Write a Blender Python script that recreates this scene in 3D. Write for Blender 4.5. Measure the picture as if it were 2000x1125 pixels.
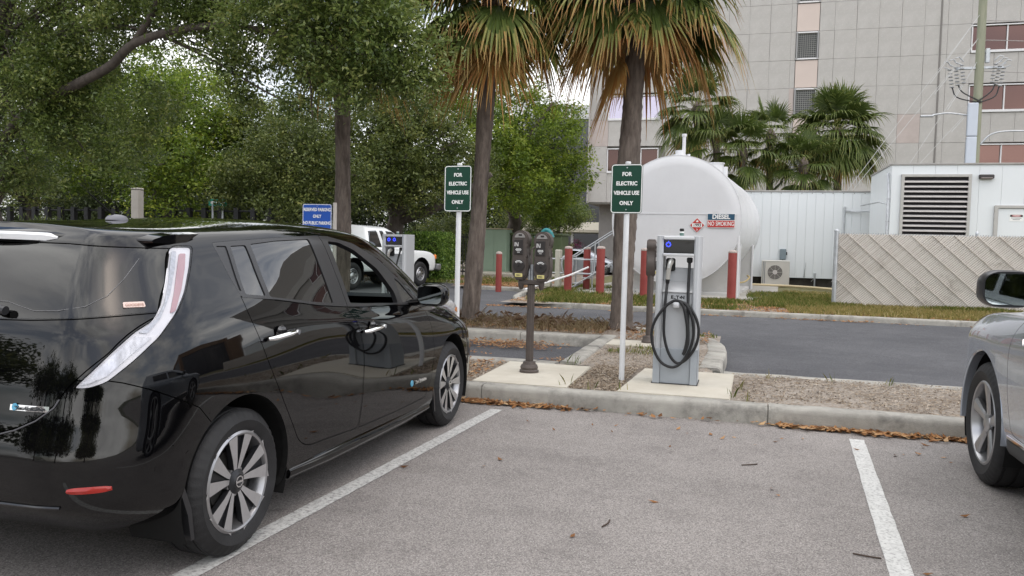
import bpy, bmesh, math, random
import numpy as np
from mathutils import Vector, Matrix
from mathutils.bvhtree import BVHTree
R = math.radians
random.seed(7); rng = np.random.default_rng(11)
for o in list(bpy.data.objects): bpy.data.objects.remove(o)
scene = bpy.context.scene
C = scene.collection
# ------------------------------------------------------------------ camera
cam_d = bpy.data.cameras.new('camera'); cam = bpy.data.objects.new('camera', cam_d); C.objects.link(cam)
cam_d.sensor_width = 36; cam_d.lens = 36*1557.98/2000; cam_d.clip_start = .05; cam_d.clip_end = 2000
cam.rotation_mode = 'XYZ'
cam.matrix_world = (Matrix.Translation((0, 0, 1.404)) @ Matrix.Rotation(R(16), 4, 'Z')
                    @ Matrix.Rotation(R(90-3.1168), 4, 'X') @ Matrix.Rotation(R(1.370), 4, 'Z'))
scene.camera = cam
scene.render.resolution_x = 1024; scene.render.resolution_y = 576
# ------------------------------------------------------------------ sky, sun, exposure
SUN_EL, SUN_AZ = 62, 122          # azimuth measured clockwise from site +y
w = bpy.data.worlds.new('World'); scene.world = w; w.use_nodes = True
nt = w.node_tree; nt.nodes.clear()
def N(t, kind, **kw):
    n = t.nodes.new(kind)
    for k, v in kw.items(): setattr(n, k, v)
    return n
sky = N(nt, 'ShaderNodeTexSky', sky_type='NISHITA', sun_disc=False)
sky.sun_elevation = R(SUN_EL); sky.sun_rotation = R(SUN_AZ); sky.air_density = 1; sky.dust_density = 2.5
tc = N(nt, 'ShaderNodeTexCoord'); mp = N(nt, 'ShaderNodeMapping'); mp.inputs['Scale'].default_value = (1, 1, 2.6)
nz = N(nt, 'ShaderNodeTexNoise'); nz.inputs['Scale'].default_value = 1.9; nz.inputs['Detail'].default_value = 7; nz.inputs['Roughness'].default_value = .55
nz2 = N(nt, 'ShaderNodeTexNoise'); nz2.inputs['Scale'].default_value = 3.1; nz2.inputs['Detail'].default_value = 6
cr = N(nt, 'ShaderNodeValToRGB'); cr.color_ramp.elements[0].position = .41; cr.color_ramp.elements[1].position = .57
cr2 = N(nt, 'ShaderNodeValToRGB')
cr2.color_ramp.elements[0].color = (5.8, 5.9, 6.2, 1); cr2.color_ramp.elements[1].color = (13.1, 13.05, 12.9, 1)
cr2.color_ramp.elements[0].position = .3; cr2.color_ramp.elements[1].position = .68
mx = N(nt, 'ShaderNodeMix', data_type='RGBA'); bg = N(nt, 'ShaderNodeBackground'); bg.inputs['Strength'].default_value = .1
ow = N(nt, 'ShaderNodeOutputWorld')
L = nt.links.new
L(tc.outputs['Generated'], mp.inputs[0]); L(mp.outputs[0], nz.inputs['Vector']); L(mp.outputs[0], nz2.inputs['Vector'])
L(nz.outputs[0], cr.inputs[0]); L(nz2.outputs[0], cr2.inputs[0])
L(cr.outputs[0], mx.inputs['Factor']); L(sky.outputs[0], mx.inputs['A']); L(cr2.outputs[0], mx.inputs['B'])
L(mx.outputs['Result'], bg.inputs['Color']); L(bg.outputs[0], ow.inputs['Surface'])
sl = bpy.data.lights.new('sun', 'SUN'); sl.energy = 1.1; sl.angle = R(165); sl.color = (1, .96, .9)
so = bpy.data.objects.new('sun', sl); C.objects.link(so)
so.rotation_euler = Vector((-math.sin(R(SUN_AZ))*math.cos(R(SUN_EL)), -math.cos(R(SUN_AZ))*math.cos(R(SUN_EL)), -math.sin(R(SUN_EL)))).to_track_quat('-Z', 'Y').to_euler()
so.location = (10, -5, 30)
vs = scene.view_settings; vs.view_transform = 'Standard'; vs.look = 'None'; vs.exposure = 0.90; vs.gamma = 1; vs.use_curve_mapping = False
# ------------------------------------------------------------------ materials
MATS = {}
def mat(name, col, rough=.6, metal=0, var=0, vscale=4, col2=None, bump=0, bscale=60, coat=0, spec=.5, detail=6, trans=0, emit=None, dirt=None, stretch=None, ior=1.45, sheen=0):
    """procedural principled material: two-colour noise variation, optional fine bump and dirt"""
    if name in MATS: return MATS[name]
    m = bpy.data.materials.new(name); m.use_nodes = True; t = m.node_tree
    b = t.nodes['Principled BSDF']; l = t.links.new
    b.inputs['Roughness'].default_value = rough; b.inputs['Metallic'].default_value = metal
    b.inputs['Specular IOR Level'].default_value = spec; b.inputs['Coat Weight'].default_value = coat; b.inputs['Coat Roughness'].default_value = .02
    b.inputs['IOR'].default_value = ior
    b.inputs['Base Color'].default_value = (*col, 1)
    if emit: b.inputs['Emission Color'].default_value = (*emit[0], 1); b.inputs['Emission Strength'].default_value = emit[1]
    tcn = N(t, 'ShaderNodeTexCoord'); vec = tcn.outputs['Object']
    if stretch:
        mp = N(t, 'ShaderNodeMapping'); mp.inputs['Scale'].default_value = stretch; l(vec, mp.inputs[0]); vec = mp.outputs[0]
    cur = None
    if var or col2:
        n = N(t, 'ShaderNodeTexNoise'); n.inputs['Scale'].default_value = vscale; n.inputs['Detail'].default_value = detail; n.inputs['Roughness'].default_value = .65
        l(vec, n.inputs['Vector'])
        r = N(t, 'ShaderNodeValToRGB'); c2 = col2 or tuple(min(1, c*(1+var)) for c in col); c1 = col if col2 else tuple(c*(1-var) for c in col)
        r.color_ramp.elements[0].color = (*c1, 1); r.color_ramp.elements[1].color = (*c2, 1)
        r.color_ramp.elements[0].position = .32; r.color_ramp.elements[1].position = .68
        l(n.outputs[0], r.inputs[0]); cur = r.outputs[0]
    if dirt:   # (colour, scale, threshold lo, hi)
        n = N(t, 'ShaderNodeTexNoise'); n.inputs['Scale'].default_value = dirt[1]; n.inputs['Detail'].default_value = 8; n.inputs['Roughness'].default_value = .7
        l(vec, n.inputs['Vector'])
        r = N(t, 'ShaderNodeValToRGB'); r.color_ramp.elements[0].position = dirt[2]; r.color_ramp.elements[1].position = dirt[3]
        r.color_ramp.elements[0].color = (0, 0, 0, 1); r.color_ramp.elements[1].color = (1, 1, 1, 1)
        l(n.outputs[0], r.inputs[0])
        x = N(t, 'ShaderNodeMix', data_type='RGBA'); l(r.outputs[0], x.inputs['Factor'])
        if cur: l(cur, x.inputs['A'])
        else: x.inputs['A'].default_value = (*col, 1)
        x.inputs['B'].default_value = (*dirt[0], 1); cur = x.outputs['Result']
    if cur: l(cur, b.inputs['Base Color'])
    if bump:
        n = N(t, 'ShaderNodeTexNoise'); n.inputs['Scale'].default_value = bscale; n.inputs['Detail'].default_value = 4
        l(vec, n.inputs['Vector'])
        bp = N(t, 'ShaderNodeBump'); bp.inputs['Strength'].default_value = bump; bp.inputs['Distance'].default_value = .01
        l(n.outputs[0], bp.inputs['Height']); l(bp.outputs[0], b.inputs['Normal'])
    MATS[name] = m; return m
def glass(name, tint=(.85, .9, .88), refl=1.0, ior=1.5):
    """thin pane: clear transmission plus Fresnel mirror reflection"""
    if name in MATS: return MATS[name]
    m = bpy.data.materials.new(name); m.use_nodes = True; t = m.node_tree; t.nodes.clear(); l = t.links.new
    fr = N(t, 'ShaderNodeFresnel'); fr.inputs['IOR'].default_value = ior
    tr = N(t, 'ShaderNodeBsdfTransparent'); tr.inputs[0].default_value = (*tint, 1)
    gl = N(t, 'ShaderNodeBsdfGlossy'); gl.inputs['Roughness'].default_value = 0.01; gl.inputs['Color'].default_value = (refl, refl, refl, 1)
    x = N(t, 'ShaderNodeMixShader'); o = N(t, 'ShaderNodeOutputMaterial')
    ge = N(t, 'ShaderNodeNewGeometry'); mt = N(t, 'ShaderNodeMath', operation='SUBTRACT'); mt.inputs[0].default_value = 1; l(ge.outputs['Backfacing'], mt.inputs[1])
    m2 = N(t, 'ShaderNodeMath', operation='MULTIPLY'); l(fr.outputs[0], m2.inputs[0]); l(mt.outputs[0], m2.inputs[1])
    l(m2.outputs[0], x.inputs[0]); l(tr.outputs[0], x.inputs[1]); l(gl.outputs[0], x.inputs[2]); l(x.outputs[0], o.inputs[0])
    MATS[name] = m; return m
def leafmat(name, cols, trans=.35, rough=.5, gloss=.35):
    """foliage: per-leaf random colour from attribute rnd, partly translucent"""
    if name in MATS: return MATS[name]
    m = bpy.data.materials.new(name); m.use_nodes = True; t = m.node_tree; t.nodes.clear(); l = t.links.new
    at = N(t, 'ShaderNodeAttribute'); at.attribute_name = 'rnd'
    r = N(t, 'ShaderNodeValToRGB'); e = r.color_ramp.elements
    while len(e) < len(cols): e.new(.5)
    for i, c in enumerate(cols): e[i].position = c[0]; e[i].color = (*c[1], 1)
    l(at.outputs['Fac'], r.inputs[0])
    p = N(t, 'ShaderNodeBsdfPrincipled'); p.inputs['Roughness'].default_value = rough; p.inputs['Specular IOR Level'].default_value = gloss
    tl = N(t, 'ShaderNodeBsdfTranslucent'); x = N(t, 'ShaderNodeMixShader'); x.inputs[0].default_value = trans
    o = N(t, 'ShaderNodeOutputMaterial')
    l(r.outputs[0], p.inputs['Base Color']); l(r.outputs[0], tl.inputs[0]); l(p.outputs[0], x.inputs[1]); l(tl.outputs[0], x.inputs[2]); l(x.outputs[0], o.inputs[0])
    MATS[name] = m; return m
# ------------------------------------------------------------------ objects
def tag(o, label=None, cat=None, group=None, kind=None):
    if label: o['label'] = label
    if cat: o['category'] = cat
    if group: o['group'] = group
    if kind: o['kind'] = kind
    return o
def empty(name, loc=(0, 0, 0), rz=0, label=None, cat=None, group=None):
    o = bpy.data.objects.new(name, None); C.objects.link(o); o.empty_display_size = .1
    o.location = loc; o.rotation_euler = (0, 0, rz); return tag(o, label, cat, group)
def link(name, me, mats, parent=None, loc=None, rz=0):
    me.name = name; o = bpy.data.objects.new(name, me); C.objects.link(o)
    if not isinstance(mats, (list, tuple)): mats = [mats]
    if not me.materials:
        for m in mats: me.materials.append(m)
    if parent is not None: o.parent = parent
    if loc is not None: o.location = loc
    if rz: o.rotation_euler = (0, 0, rz)
    return o
def copy_tree(o, parent=None):
    c = o.copy(); C.objects.link(c); c.parent = parent
    for ch in list(o.children): copy_tree(ch, c)
    return c
class MB:
    """collects shapes; build() links them as ONE mesh object"""
    def __init__(s): s.b = bmesh.new(); s.mi = 0; s.sm = False
    def _fin(s, faces):
        for f in faces: f.material_index = s.mi; f.smooth = s.sm
    def box(s, c, d, bev=0, rot=None, seg=1):
        b2 = bmesh.new(); bmesh.ops.create_cube(b2, size=1)
        for v in b2.verts: v.co = Vector((v.co.x*d[0], v.co.y*d[1], v.co.z*d[2]))
        if bev: bmesh.ops.bevel(b2, geom=list(b2.edges), offset=bev, segments=seg, affect='EDGES', profile=.5)
        M = Matrix.Translation(c) @ (rot.to_4x4() if rot else Matrix()); s.merge(b2, M); return s
    def merge(s, b2, M=None):
        b2.verts.index_update(); vs_ = [s.b.verts.new(M @ v.co if M else v.co) for v in b2.verts]
        fs = []
        for f in b2.faces:
            try: fs.append(s.b.faces.new([vs_[v.index] for v in f.verts]))
            except ValueError: pass
        s._fin(fs); b2.free()
    def ring(s, pts): return [s.b.verts.new(p) for p in pts]
    def bridge(s, a, c, closed=True):
        n = len(a); fs = []
        for i in range(n if closed else n-1):
            j = (i+1) % n
            try: fs.append(s.b.faces.new((a[i], a[j], c[j], c[i])))
            except ValueError: pass
        s._fin(fs)
    def cap(s, r, flip=False):
        try: s._fin([s.b.faces.new(r[::-1] if flip else r)])
        except ValueError: pass
    def tube(s, path, rad, n=10, caps=True, flat=1.0):
        path = [Vector(p) for p in path]; rads = rad if isinstance(rad, (list, tuple)) else [rad]*len(path)
        up = Vector((0, 0, 1)); prev = None; prevu = None
        for i, p in enumerate(path):
            d = (path[min(i+1, len(path)-1)]-path[max(i-1, 0)])
            if d.length < 1e-9: d = Vector((0, 0, 1))
            d.normalize()
            if prevu is None: u = d.cross(up) if abs(d.z) < .95 else d.cross(Vector((1, 0, 0)))
            else: u = prevu-d*prevu.dot(d)
            u.normalize(); v = d.cross(u); prevu = u
            rg = s.ring([p+(u*math.cos(2*math.pi*k/n)+v*math.sin(2*math.pi*k/n)*flat)*rads[i] for k in range(n)])
            if prev: s.bridge(prev, rg)
            elif caps: s.cap(rg, True)
            prev = rg
        if caps: s.cap(prev)
        return s
    def cyl(s, c, r, h, n=24, axis='z', r2=None, bev=0):
        r2 = r if r2 is None else r2
        prof = [(r, 0), (r2, h)] if not bev else [(r-bev, 0), (r, bev), (r2, h-bev), (r2-bev, h)]
        return s.lathe(prof, c, n, axis)
    def lathe(s, prof, c=(0, 0, 0), n=24, axis='z', caps=True, closed=False, fn=None):
        c = Vector(c); prev = first = None
        for q, (r, h) in enumerate(prof):
            pts = []
            for k in range(n):
                a = 2*math.pi*k/n; rr = r if fn is None else fn(q, k, r)
                x, y = rr*math.cos(a), rr*math.sin(a)
                pts.append(c+Vector({'z': (x, y, h), 'y': (x, h, -y), 'x': (h, x, y)}[axis]))
            rg = s.ring(pts)
            if prev: s.bridge(prev, rg)
            else: first = rg
            prev = rg
        if closed: s.bridge(prev, first)
        elif caps: s.cap(first, True); s.cap(prev)
        return s
    def prism(s, poly, d0, d1, fr=lambda u, v, d: (u, v, d)):
        a = s.ring([fr(u, v, d0) for u, v in poly]); c = s.ring([fr(u, v, d1) for u, v in poly])
        s.bridge(a, c); s.cap(a, True); s.cap(c); return s
    def quad(s, *p):
        s._fin([s.b.faces.new(s.ring(p))]); return s
    def mesh(s, auto=35, recalc=True):
        if recalc: bmesh.ops.recalc_face_normals(s.b, faces=list(s.b.faces))
        me = bpy.data.meshes.new('m')
        if s.sm:
            for e in s.b.edges:
                e.smooth = len(e.link_faces) == 2 and e.calc_face_angle(0) < R(auto)
        s.b.to_mesh(me); s.b.free(); return me
    def build(s, name, mats, parent=None, loc=None, rz=0, smooth=False, auto=35, recalc=True):
        if smooth:
            s.sm = True
            for f in s.b.faces: f.smooth = True
        return link(name, s.mesh(auto, recalc), mats, parent, loc, rz)
def npmesh(name, V, F, mats, parent=None, rnd=None, loc=None, smooth=False, mi=None):
    """fast mesh from arrays; F is (n,k) with k corners"""
    V = np.asarray(V, np.float32); F = np.asarray(F, np.int32); n, k = F.shape
    me = bpy.data.meshes.new(name); me.vertices.add(len(V)); me.vertices.foreach_set('co', V.ravel())
    me.loops.add(n*k); me.loops.foreach_set('vertex_index', F.ravel())
    me.polygons.add(n); me.polygons.foreach_set('loop_start', np.arange(0, n*k, k, dtype=np.int32))
    if mi is not None: me.polygons.foreach_set('material_index', np.asarray(mi, np.int32))
    if smooth: me.polygons.foreach_set('use_smooth', np.ones(n, bool))
    if rnd is not None:
        a = me.attributes.new('rnd', 'FLOAT', 'FACE'); a.data.foreach_set('value', np.asarray(rnd, np.float32))
    me.update(calc_edges=True); return link(name, me, mats, parent, loc)
_fc = {}
def text(body, size, m, parent, loc, rot, name='lettering', bold=.012, sx=1.0, align='CENTER', thick=.0008, spacing=1.0):
    cu = bpy.data.curves.new('t', 'FONT'); cu.body = body; cu.size = size; cu.align_x = align; cu.align_y = 'CENTER'
    cu.offset = bold*size; cu.extrude = thick; cu.resolution_u = 3; cu.space_character = spacing; cu.space_line = spacing
    o = bpy.data.objects.new('t', cu); C.objects.link(o)
    me = bpy.data.meshes.new_from_object(o.evaluated_get(bpy.context.evaluated_depsgraph_get()))
    bpy.data.objects.remove(o)
    me.transform(Matrix.Diagonal((sx, 1, 1, 1))); me.materials.clear()
    t = link(name, me, m, parent, loc); t.rotation_euler = rot; return t
def rounded(w, h, r, n=5):
    p = []
    for cx, cy, a0 in ((w/2-r, h/2-r, 0), (-w/2+r, h/2-r, 90), (-w/2+r, -h/2+r, 180), (w/2-r, -h/2+r, 270)):
        for i in range(n+1): a = R(a0+90*i/n); p.append((cx+r*math.cos(a), cy+r*math.sin(a)))
    return p
FACE = (R(90), 0, 0)          # text standing upright, read from -y

# ------------------------------------------------------------------ ground, roads, kerbs, beds
def asphalt(name, c1, c2, speck, fine=230, rough=.85, bump=.5, stains=((0.55, .75), (.7, .7, .72))):
    m = bpy.data.materials.new(name); m.use_nodes = True; t = m.node_tree; l = t.links.new; b = t.nodes['Principled BSDF']
    tcn = N(t, 'ShaderNodeTexCoord'); v = tcn.outputs['Object']
    def noise(sc, det=5, ro=.6):
        n = N(t, 'ShaderNodeTexNoise'); n.inputs['Scale'].default_value = sc; n.inputs['Detail'].default_value = det; n.inputs['Roughness'].default_value = ro; l(v, n.inputs['Vector']); return n.outputs[0]
    def ramp(src, p0, p1, ca=(0, 0, 0), cb=(1, 1, 1)):
        r = N(t, 'ShaderNodeValToRGB'); r.color_ramp.elements[0].position = p0; r.color_ramp.elements[1].position = p1
        r.color_ramp.elements[0].color = (*ca, 1); r.color_ramp.elements[1].color = (*cb, 1); l(src, r.inputs[0]); return r.outputs[0]
    def mix(f, a, c, mode='MIX'):
        x = N(t, 'ShaderNodeMix', data_type='RGBA', blend_type=mode)
        for s_, q in (('Factor', f), ('A', a), ('B', c)):
            if isinstance(q, (tuple, float, int)): x.inputs[s_].default_value = q if s_ == 'Factor' else (*q, 1)
            else: l(q, x.inputs[s_])
        return x.outputs['Result']
    base = ramp(noise(.45, 6, .7), .35, .65, c1, c2)
    vo = N(t, 'ShaderNodeTexVoronoi'); vo.inputs['Scale'].default_value = fine; l(v, vo.inputs['Vector'])
    bw = N(t, 'ShaderNodeRGBToBW'); l(vo.outputs['Color'], bw.inputs[0])
    stone = ramp(bw.outputs[0], .1, .9, (.58, .57, .56), (1.46, 1.44, 1.41))
    c = mix(1.0, base, stone, 'MULTIPLY')
    c = mix(ramp(noise(fine*.75, 2), .60, .70), c, speck)                   # pale and dark grit
    c = mix(ramp(noise(2.2, 8, .75), *stains[0]), c, mix(1.0, c, stains[1], 'MULTIPLY'))
    c = mix(ramp(noise(.8, 7, .7), .55, .68), c, mix(1.0, c, (.84, .835, .83), 'MULTIPLY'))      # broad worn and oily patches
    c = mix(ramp(noise(5.5, 3, .5), .70, .76), c, mix(1.0, c, (.72, .71, .70), 'MULTIPLY'))     # small drip spots
    l(c, b.inputs['Base Color']); b.inputs['Roughness'].default_value = rough; b.inputs['Specular IOR Level'].default_value = .35
    bp = N(t, 'ShaderNodeBump'); bp.inputs['Strength'].default_value = bump; bp.inputs['Distance'].default_value = .004
    l(bw.outputs[0], bp.inputs['Height']); l(bp.outputs[0], b.inputs['Normal']); MATS[name] = m; return m
LOT = asphalt('lot_asphalt', (.19, .177, .170), (.252, .236, .227), (.50, .48, .465), fine=165, stains=((.50, .72), (.78, .775, .78)))
ROAD = asphalt('road_asphalt', (.054, .056, .064), (.088, .09, .099), (.15, .15, .155), fine=130, stains=((.52, .72), (1.35, 1.33, 1.3)))
CONC = mat('kerb_concrete', (.255, .245, .22), .85, col2=(.40, .385, .345), vscale=3.2, bump=.5, bscale=150, dirt=((.11, .105, .095), 3.4, .50, .74))
PADC = mat('pad_concrete', (.42, .385, .315), .85, col2=(.53, .50, .43), vscale=1.6, bump=.3, bscale=180, dirt=((.25, .23, .19), 5, .60, .82))
MULCH = mat('mulch_soil', (.135, .105, .08), .95, col2=(.30, .255, .21), vscale=22, bump=.9, bscale=70, dirt=((.33, .30, .27), 1.1, .50, .66), detail=9)
SAND = mat('sandy_soil', (.20, .165, .13), .95, col2=(.36, .325, .285), vscale=26, bump=.9, bscale=80, dirt=((.14, .105, .075), 1.6, .50, .70), detail=9)
LAWN = mat('lawn_soil', (.085, .09, .035), .95, col2=(.21, .185, .09), vscale=6, bump=.9, bscale=60, detail=9)
PAINT = mat('road_paint', (.56, .56, .54), .7, var=.10, vscale=14, bump=.35, bscale=170, dirt=((.24, .235, .23), 60, .50, .66))
PAINTW = mat('road_paint_worn', (.52, .52, .50), .75, var=.12, vscale=20, bump=.35, bscale=170, dirt=((.235, .225, .22), 45, .47, .63))
def sheet(name, x0, x1, y0, y1, z, m, nx=1, ny=1, amp=0, parent=None):
    xs, ys = np.linspace(x0, x1, nx+1), np.linspace(y0, y1, ny+1); X, Y = np.meshgrid(xs, ys)
    Z = np.full_like(X, z)
    if amp:
        Z += amp*(rng.random(X.shape)-.5)*1.4+amp*np.sin(X*1.7+Y*.9)*.6
        Z[0] = Z[-1] = z-.01; Z[:, 0] = Z[:, -1] = z-.01
    V = np.column_stack([X.ravel(), Y.ravel(), Z.ravel()]); i = np.arange((nx+1)*(ny+1)).reshape(ny+1, nx+1)
    F = np.column_stack([i[:-1, :-1].ravel(), i[:-1, 1:].ravel(), i[1:, 1:].ravel(), i[1:, :-1].ravel()])
    o = npmesh(name, V, F, m, parent, smooth=bool(amp)); 
    if parent is None: o['kind'] = 'structure'
    return o
sheet('ground', -400, 400, -300, 500, -.02, mat('far_ground', (.10, .105, .06), .95, var=.3, vscale=.3))
sheet('parking_lot', -60, 60, -60, 6.80, 0, LOT)
sheet('road', -60, 60, 6.80, 45, -.004, ROAD)
def stripe(pts, wd=.105, pm=None):
    (x0, y0), (x1, y1) = pts; d = Vector((x1-x0, y1-y0)); n = Vector((-d.y, d.x)).normalized()*wd/2; k = 60
    L_ = [Vector((x0, y0))+d*(i/k) for i in range(k+1)]
    V = []
    for p in L_:
        j1, j2 = random.uniform(-.0025, .0025), random.uniform(-.0025, .0025)
        V += [(p.x-n.x*(1+j1*18), p.y-n.y*(1+j1*18), .004), (p.x+n.x*(1+j2*18), p.y+n.y*(1+j2*18), .004)]
    F = [(2*i+1, 2*i, 2*i+2, 2*i+3) for i in range(k)]
    o = npmesh('parking_stripe', V, F, pm or PAINT); o['kind'] = 'structure'; return o
sx_ = math.tan(R(3.354))
for x in (-1.95-2*2.78, -1.95-2.78, -1.95, .88, .88+2.78, .88+2*2.78): stripe([(x-sx_*5.5, .9), (x, 6.42)], pm=PAINTW if x < 0 else PAINT)
stripe([(.86-sx_*2, 4.4), (.861-sx_*2, 4.401)]) if False else None
def kerb(pts, wd, h, seg=2.45, z0=-.05, m=None, side=1, joints=None, name='kerb'):
    """kerb stones laid along a polyline; front edge on the path, body towards side; rounded nose"""
    pts = [Vector(p) for p in pts]; m = m or CONC
    d_ = [0]
    for a, b in zip(pts, pts[1:]): d_.append(d_[-1]+(b-a).length)
    tot = d_[-1]
    def at(s):
        s = min(max(s, 0), tot)
        for i in range(len(pts)-1):
            if s <= d_[i+1]+1e-9:
                u = (s-d_[i])/(d_[i+1]-d_[i]); return pts[i].lerp(pts[i+1], u), (pts[i+1]-pts[i]).normalized()
    def smooth_dir(s): return (at(min(s+.12, tot))[0]-at(max(s-.12, 0))[0]).normalized()
    bed = MB(); prev = None
    for k in range(int(tot/.4)+2):
        s = min(k*.4, tot); p = at(s)[0]; t_ = smooth_dir(s); n = Vector((-t_.y, t_.x))*side
        rg = bed.ring([(p.x+n.x*u, p.y+n.y*u, z) for u, z in ((.02, z0-.03), (.02, h-.03), (wd-.02, h-.03), (wd-.02, z0-.03))])
        if prev: bed.bridge(prev, rg)
        prev = rg
    root = bed.build(name, m); root['kind'] = 'structure'
    cuts = joints or list(np.arange(0, tot, seg))+[tot]
    if cuts[-1] < tot: cuts = list(cuts)+[tot]
    for a, b in zip(cuts, cuts[1:]):
        if b-a < .05: continue
        mb = MB(); prev = None; k = max(1, int((b-a)/.2)); j1 = random.uniform(-.004, .004); j2 = random.uniform(-.004, .004)
        for i in range(k+1):
            s = a+.005+(b-a-.01)*i/k; p = at(s)[0]; t_ = smooth_dir(s); n = Vector((-t_.y, t_.x))*side; wob = random.uniform(-.0035, .0035); j = j1+(j2-j1)*i/k
            rg = mb.ring([(p.x+n.x*(u+j+(wob if u < .03 else 0)), p.y+n.y*(u+j), z+(wob if z > h-.02 else 0)) for u, z in ((0, z0), (.004, h-.045), (.012, h-.018), (.03, h-.004), (.055, h), (wd-.012, h), (wd, h-.012), (wd, z0))])
            if prev: mb.bridge(prev, rg)
            else: mb.cap(rg, True)
            prev = rg
        mb.cap(prev); mb.build('kerb_stone', m, root, smooth=True, auto=50)
    return root
K = 6.69
kerb([(-34, K), (30, K)], .18, .15, joints=[0, 4, 7, 10, 13, 16, 19, 22, 25, 28, 31.82, 34.25, 36.7, 39.2, 41.7, 44.2, 48, 52, 56, 60, 64], side=1)
kerb([(-.14, 8.45), (25, 8.45)], .17, .13, seg=3.0, side=1)
kerb([(-30, 8.22), (-1.87, 8.22)], .22, .15, seg=3.1, side=1)
kerb([(-1.66, 8.46), (-1.66, 11.30)], .20, .15, seg=1.45, side=1)
kerb([(-30, 10.95), (-1.87, 10.95)], .30, .15, seg=3.0, side=1)
nose = [(-.16, 8.64), (-.14, 9.4), (-.12, 10.2), (-.16, 10.9), (-.30, 11.5), (-.62, 12.05), (-1.1, 12.5), (-1.8, 12.82), (-3, 12.98), (-8, 13.05), (-30, 13.1)]
kerb(nose, .24, .15, seg=2.2, side=1)
far = [(25, 17.55), (4.3, 17.5), (1.6, 17.5), (-.5, 17.55), (-2.7, 17.6), (-4.1, 17.66), (-4.75, 17.95), (-5.25, 18.6), (-5.6, 19.6), (-5.85, 21), (-6.0, 22.4), (-6.6, 23.2), (-7.8, 23.4), (-8.6, 24.0), (-8.9, 25.4), (-9.6, 26.0), (-14, 26.0), (-30, 26.0)]
kerb(far, .17, .11, seg=2.6, side=-1)
# beds of soil inside the kerbs
sheet('planting_strip', -30, 25, 6.80, 8.50, .125, SAND, 220, 14, .018)
sheet('planting_strip', -1.70, -.25, 8.46, 12.2, .128, SAND, 24, 44, .018)
sheet('planting_strip', -30, -1.4, 11.18, 12.95, .128, MULCH, 180, 14, .02)
sheet('verge', -5.35, 25, 17.66, 21.4, .085, MULCH, 160, 24, .02)
sheet('verge', -5.75, 25, 21.4, 60, .09, LAWN, 60, 60, .02)
sheet('verge', -8.75, -5.9, 23.5, 26.1, .08, MULCH, 20, 20, .02)
sheet('verge', -40, -5.8, 26.1, 60, .082, MULCH, 80, 60, .02)
def slab(name, P, z0, z1, m=PADC):
    mb = MB(); mb.prism(P, z0, z1); bmesh.ops.bevel(mb.b, geom=[e for e in mb.b.edges if all(v.co.z > z1-.001 for v in e.verts)], offset=.008, segments=2, affect='EDGES'); o = mb.build(name, m); o['kind'] = 'structure'; return o
slab('concrete_pad', [(-2.34, 6.875), (-1.44, 6.875), (-1.47, 8.20), (-2.36, 8.205)], .0, .152)
slab('concrete_pad', [(-1.01, 6.875), (-.05, 6.875), (-.03, 8.30), (-.93, 8.31)], .0, .154)
slab('concrete_pad', [(-1.655, 10.18), (-.55, 10.16), (-.60, 10.78), (-1.655, 10.80)], .0, .15)
slab('concrete_pad', [(-4.9, 22.0), (.9, 21.75), (1.35, 31.2), (-4.4, 31.2)], .0, .125, mat('tank_pad_concrete', (.30, .285, .25), .85, col2=(.38, .365, .33), vscale=1, bump=.3, bscale=90))
slab('concrete_pad', [(-11.6, 32.9), (-7.5, 33.1), (-7.5, 37), (-11.6, 37)], .0, .13)
# scattered dry leaves, chips, grass ----------------------------------------------------------------
def scatter(name, P, size, cols, flat=.35, ratio=.42, parent=None, jit=.5, curl=.25):
    """small leaf or chip quads lying at points P (n,3)"""
    n = len(P); a = rng.random(n)*2*np.pi; s = size*(1+jit*(rng.random(n)*2-1))
    d = np.column_stack([np.cos(a), np.sin(a), (rng.random(n)-.5)*2*flat]); u = np.column_stack([-np.sin(a), np.cos(a), (rng.random(n)-.5)*2*flat])
    L1 = d*s[:, None]*.5; W1 = u*(s*ratio*.5)[:, None]
    up = np.zeros((n, 3)); up[:, 2] = s*curl*rng.random(n)
    V = np.stack([P-L1+up*.6, P-W1, P+L1+up, P+W1], 1).reshape(-1, 3); F = np.arange(4*n).reshape(n, 4)
    V[:, 2] = np.maximum(V[:, 2], np.repeat(P[:, 2], 4)-.002)
    o = npmesh(name, V, F, leafmat(*cols), parent, rnd=rng.random(n)); o['kind'] = 'stuff'; return o
def rect(n, x0, x1, y0, y1, z, zj=.01): return np.column_stack([x0+(x1-x0)*rng.random(n), y0+(y1-y0)*rng.random(n), z+zj*rng.random(n)])
DRY = ('dry_leaf', [(0, (.10, .045, .02)), (.35, (.26, .12, .045)), (.7, (.38, .20, .085)), (1, (.46, .31, .17))], .15, .7, .2)
CHIP = ('mulch_chip', [(0, (.06, .042, .03)), (.4, (.20, .15, .105)), (.75, (.33, .27, .20)), (1, (.46, .40, .33))], .0, .9, .1)
def clumpy(n, x0, x1, y0, y1, z, zj, k, spread):
    c = rect(k, x0, x1, y0, y1, 0, 0); i = rng.integers(0, k, n); P = c[i]+np.column_stack([rng.normal(0, spread, n), rng.normal(0, spread*.5, n), np.zeros(n)])
    P[:, 2] = z+zj*rng.random(n); ok = (P[:, 0] > x0) & (P[:, 0] < x1) & (P[:, 1] > y0) & (P[:, 1] < y1); return P[ok]
def gutter(n, x0, x1):     # leaves drifted against the front kerb face
    x = x0+(x1-x0)*rng.random(n); y = K-.012-np.abs(rng.normal(0, .045, n)); return np.column_stack([x, y, .006+.02*rng.random(n)])
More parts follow.
